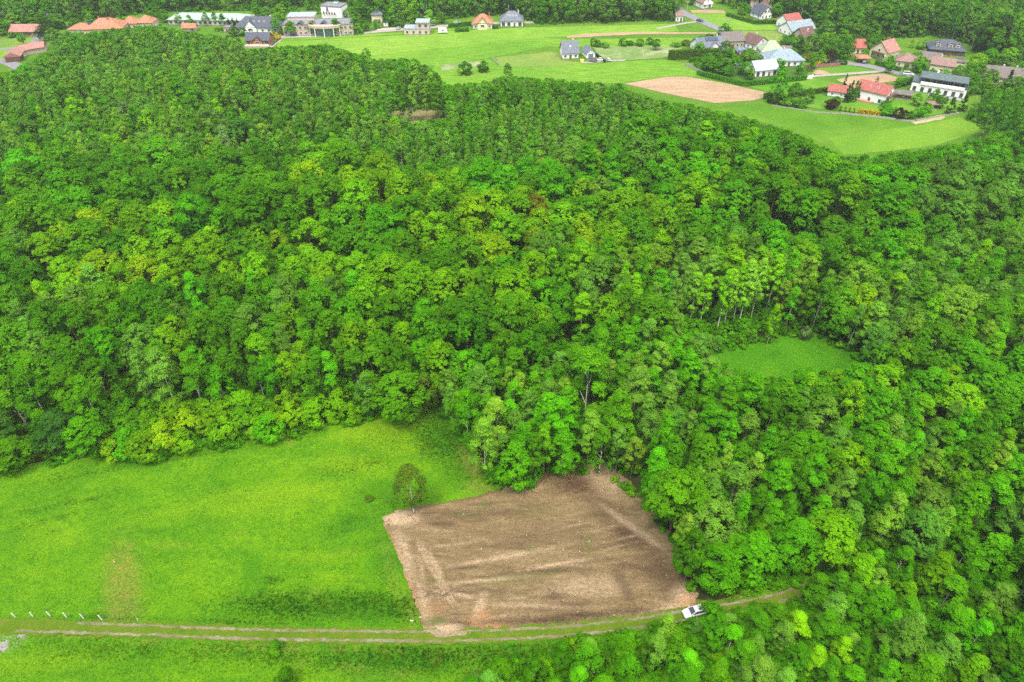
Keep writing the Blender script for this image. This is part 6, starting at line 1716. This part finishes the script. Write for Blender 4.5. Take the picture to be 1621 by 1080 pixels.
    ('broadleaf', 39, 72, 6.2, 2.4, 'vivid', 'small round tree on the lawn before the long barn'), ('shrub', 431, 62, 3.4, 1.9, 'gold', 'golden bush left of the pair beside the chalet'), ('shrub', 440, 63, 3.2, 1.7, 'gold', 'golden bush right of the pair beside the chalet'), ('broadleaf', 440, 56, 8.5, 3.2, 'vivid', 'vivid tree between the inn and the hotel'), ('birch', 462, 57, 7.5, 3.6, 'mid', 'broad birch before the hotel left end'), ('birch', 497, 56, 7.5, 3.2, 'mid', 'broad birch left of the hotel entrance'), ('birch', 533, 56, 8.5, 3.6, 'mid', 'broad birch right of the hotel entrance'), ('birch', 563, 53, 8.5, 3.8, 'mid', 'broad birch at the right end of the hotel'),
    ('broadleaf', 596, 46, 5, 2.0, 'vivid', 'small bright tree before the grey roofed villa'), ('broadleaf', 578, 50, 7, 3.0, 'deep', 'dark tree left of the grey roofed villa'), ('birch', 634, 44, 9, 2.8, 'grey', 'grey birch behind the gravel yard'), ('birch', 620, 42, 9, 2.8, 'mid', 'birch behind the white kiosk'), ('birch', 680, 40, 8, 3.4, 'pale', 'pale birch behind the unfinished house'), ('birch', 655, 39, 9, 3.0, 'mid', 'birch left of the pale one behind the unfinished house'), ('birch', 648, 45, 6, 2.2, 'grey', 'slender birch at the left of the unfinished house'),
    ('birch', 285, 40, 7, 1.9, 'grey', 'birch standing before the hall, leftmost'), ('birch', 302, 42, 6, 2.2, 'mid', 'birch standing before the hall, second'), ('birch', 328, 41, 7.5, 2.2, 'grey', 'birch standing before the hall, third'), ('birch', 342, 40, 7.5, 2.0, 'mid', 'birch standing before the hall, fourth'), ('birch', 354, 41, 6.5, 2.2, 'deep', 'birch standing before the hall, fifth'), ('thuja', 363, 42, 4.6, 1.1, 'dark', 'dark column conifer before the hall, left'), ('thuja', 370, 42, 4.6, 1.1, 'dark', 'dark column conifer before the hall, middle'), ('thuja', 377, 43, 4.6, 1.1, 'dark', 'dark column conifer before the hall, right'),
    ('broadleaf', 372, 58, 5, 3, 'deep', 'dark bush at the left end of the inn'), ('broadleaf', 386, 57, 4, 2.4, 'mid', 'green bush under the inn white gable'), ('broadleaf', 70, 66, 8, 2.6, 'dark', 'dark tree at the end of the path loop'), ('broadleaf', 80, 60, 10, 3.4, 'dark', 'tall dark tree between the barn and the orange roofs'), ('broadleaf', 92, 74, 9, 4.0, 'grey', 'grey green tree at the edge of the plantation by the path'), ('broadleaf', 20, 60, 3, 2.2, 'grey', 'low bush in front of the barn'), ('broadleaf', 8, 56, 8, 4.4, 'deep', 'dark round tree left of the long barn'), ('broadleaf', 40, 42, 8, 4.2, 'vivid', 'bright tree behind the long barn'), ('broadleaf', 60, 44, 8, 4, 'mid', 'green tree behind the barn right end'),
    ('broadleaf', 26, 46, 8, 4.2, 'lime', 'lime tree behind the barn left end'), ('broadleaf', 94, 46, 8, 4.2, 'mid', 'green tree left of the solar panel roof'), ('broadleaf', 120, 44, 8, 4.0, 'deep', 'dark tree behind the solar panel roof'), ('broadleaf', 144, 32, 8, 4.2, 'mid', 'tree left above the largest orange roof'), ('broadleaf', 245, 30, 8, 4.2, 'deep', 'dark tree between the orange roofs and the hall'), ('broadleaf', 262, 36, 7, 3.0, 'mid', 'green tree at the left end of the long hall'), ('broadleaf', 125, 66, 5, 3.2, 'vivid', 'bright bush below the solar panel roof'), ('broadleaf', 112, 66, 5, 3.0, 'deep', 'dark bush below left of the solar panel roof'),
    ('broadleaf', 412, 32, 8, 4.2, 'mid', 'round tree between hall and inn'), ('broadleaf', 445, 34, 9, 4.2, 'lime', 'lime tree left behind the hotel'), ('broadleaf', 467, 34, 8, 4.0, 'vivid', 'bright tree behind the hotel'), ('broadleaf', 425, 35, 8, 3.6, 'grey', 'grey tree behind the inn right end'), ('broadleaf', 555, 38, 9, 3.8, 'mid', 'green tree right of the white tower'), ('broadleaf', 570, 34, 9, 3.8, 'deep', 'dark tree farther right of the white tower'),
]
for (kd, px, py, h, r, tn, lab) in GARD:
    if not lab: continue
    p = g(px, py)
    nm = {'broadleaf': 'garden_tree', 'maple': 'garden_tree', 'birch': 'garden_birch', 'shrub': 'garden_shrub', 'spruce': 'conifer_tree', 'thuja': 'columnar_conifer'}[kd]
    ct = {'broadleaf': 'garden tree', 'maple': 'garden tree', 'birch': 'garden birch', 'shrub': 'garden shrub', 'spruce': 'conifer', 'thuja': 'columnar conifer'}[kd]
    if tn == 'gold': tt = (0.50, 0.42, 0.01)
    else: tt = jitter_tint(tn, rnd, .05)
    plant(kd, p.x, p.y, h, r, tt, lab, GP, z=.1, name=nm, cat=ct)

# more greenery between the houses and along the gardens
fills = [([(1088, 78), (1140, 60), (1300, 62), (1335, 98), (1260, 100), (1225, 92), (1140, 95), (1100, 96)], 34), ([(1095, 103), (1225, 96), (1235, 118), (1180, 128), (1106, 113)], 26), ([(1290, 60), (1345, 70), (1380, 96), (1338, 98), (1300, 88)], 16),
         ([(1380, 80), (1450, 90), (1530, 108), (1545, 140), (1480, 128), (1400, 108)], 13), ([(1535, 96), (1621, 108), (1625, 160), (1560, 165), (1538, 140)], 24), ([(1398, 160), (1440, 152), (1520, 172), (1440, 186), (1404, 176)], 5), ([(1150, 12), (1240, 22), (1246, 30), (1186, 30), (1166, 20)], 14),
         ([(1225, 160), (1300, 150), (1330, 168), (1290, 174), (1230, 166)], 3), ([(0, 40), (120, 36), (190, 30), (262, 22), (250, 34), (110, 50), (80, 56), (0, 54)], 20), ([(440, 24), (500, 12), (550, 10), (600, 32), (560, 44), (540, 34)], 12), ([(600, 36), (660, 36), (700, 34), (700, 40), (604, 44)], 10)]
FOOT = [(o.location.x, o.location.y) for o in COL.objects if o.parent is None and o.get('category') in ('house', 'barn', 'building', 'shed', 'garage', 'hall', 'inn', 'chalet', 'hotel', 'pavilion', 'annex')]
FLAB = [o['label'] for o in COL.objects if o.parent is None and o.get('category') in ('house', 'barn', 'building', 'shed', 'garage', 'hall', 'inn', 'chalet', 'hotel', 'pavilion', 'annex')]
SHORT = {}
fs_ = {}
ROADS = [[g(*q) for q in R] for R in ([(1055, -6), (1072, 16), (1104, 32), (1153, 52), (1187, 64), (1215, 74)], [(1300, 96), (1330, 100), (1370, 104), (1405, 113), (1445, 121), (1470, 126)], [(1284, 122), (1320, 119), (1352, 117), (1390, 114)], [(430, 59), (500, 58), (560, 54), (600, 50), (660, 46), (700, 42), (780, 37), (845, 36)])]
def road_near(x, y):
    for R in ROADS:
        for a, b in zip(R, R[1:]):
            e = b - a; t = max(0, min(1, ((x - a.x) * e.x + (y - a.y) * e.y) / (e.x ** 2 + e.y ** 2)))
            if math.hypot(x - a.x - t * e.x, y - a.y - t * e.y) < 5: return True
    return False
for P, n in fills:
    W = [tuple(g(*q).xy) for q in P]
    X, Y = scatter_poly(W, n * 3, nr)
    k = 0
    for x, y in zip(X, Y):
        if k >= n: break
        d = [math.hypot(x - a, y - b) for a, b in FOOT]
        i = int(np.argmin(d))
        if d[i] < 9 or road_near(x, y): continue
        kd = pick([('shrub', 4), ('broadleaf', 5), ('maple', 1)]); tn = pick([('mid', 4), ('deep', 3), ('vivid', 2), ('lime', 2), ('grey', 2), ('blue', .4)])
        r = rnd.uniform(1.2, 2.2) if kd == 'shrub' else rnd.uniform(1.8, 3.2)
        h = r * rnd.uniform(1.1, 1.5) if kd == 'shrub' else r * rnd.uniform(2.0, 2.7)
        u, v = proj(x, y)
        bu, bv = proj(*FOOT[i])
        side = ('right of' if u > bu + 6 else 'left of' if u < bu - 6 else 'near')
        words = FLAB[i].split()
        cut = next((q for q, w_ in enumerate(words) if q > 2 and w_ in ('with', 'at', 'by', 'behind', 'alone', 'on', 'of', 'in', 'under', 'half', 'beside', 'beyond', 'between', 'right', 'left', 'among', 'tucked', 'directly')), min(len(words), 7))
        base = f"{WORDS[tn]} {'bush' if kd == 'shrub' else 'garden tree'} {side} the {' '.join(words[:min(cut, 7)])}"
        fs_.setdefault(base, []).append((kd, x, y, h, r, tn, u)); k += 1
for base, L in fs_.items():
    L.sort(key=lambda t: t[6])
    for i, (kd, x, y, h, r, tn, u) in enumerate(L):
        lab = base + (f", {ORD[i] if i < len(L) - 1 else 'rightmost'}" if len(L) > 1 else '')
        plant(kd, x, y, h, r, jitter_tint(tn, rnd, .08), lab, GP, z=.1, name='garden_shrub' if kd == 'shrub' else 'garden_tree', cat='garden shrub' if kd == 'shrub' else 'garden tree')
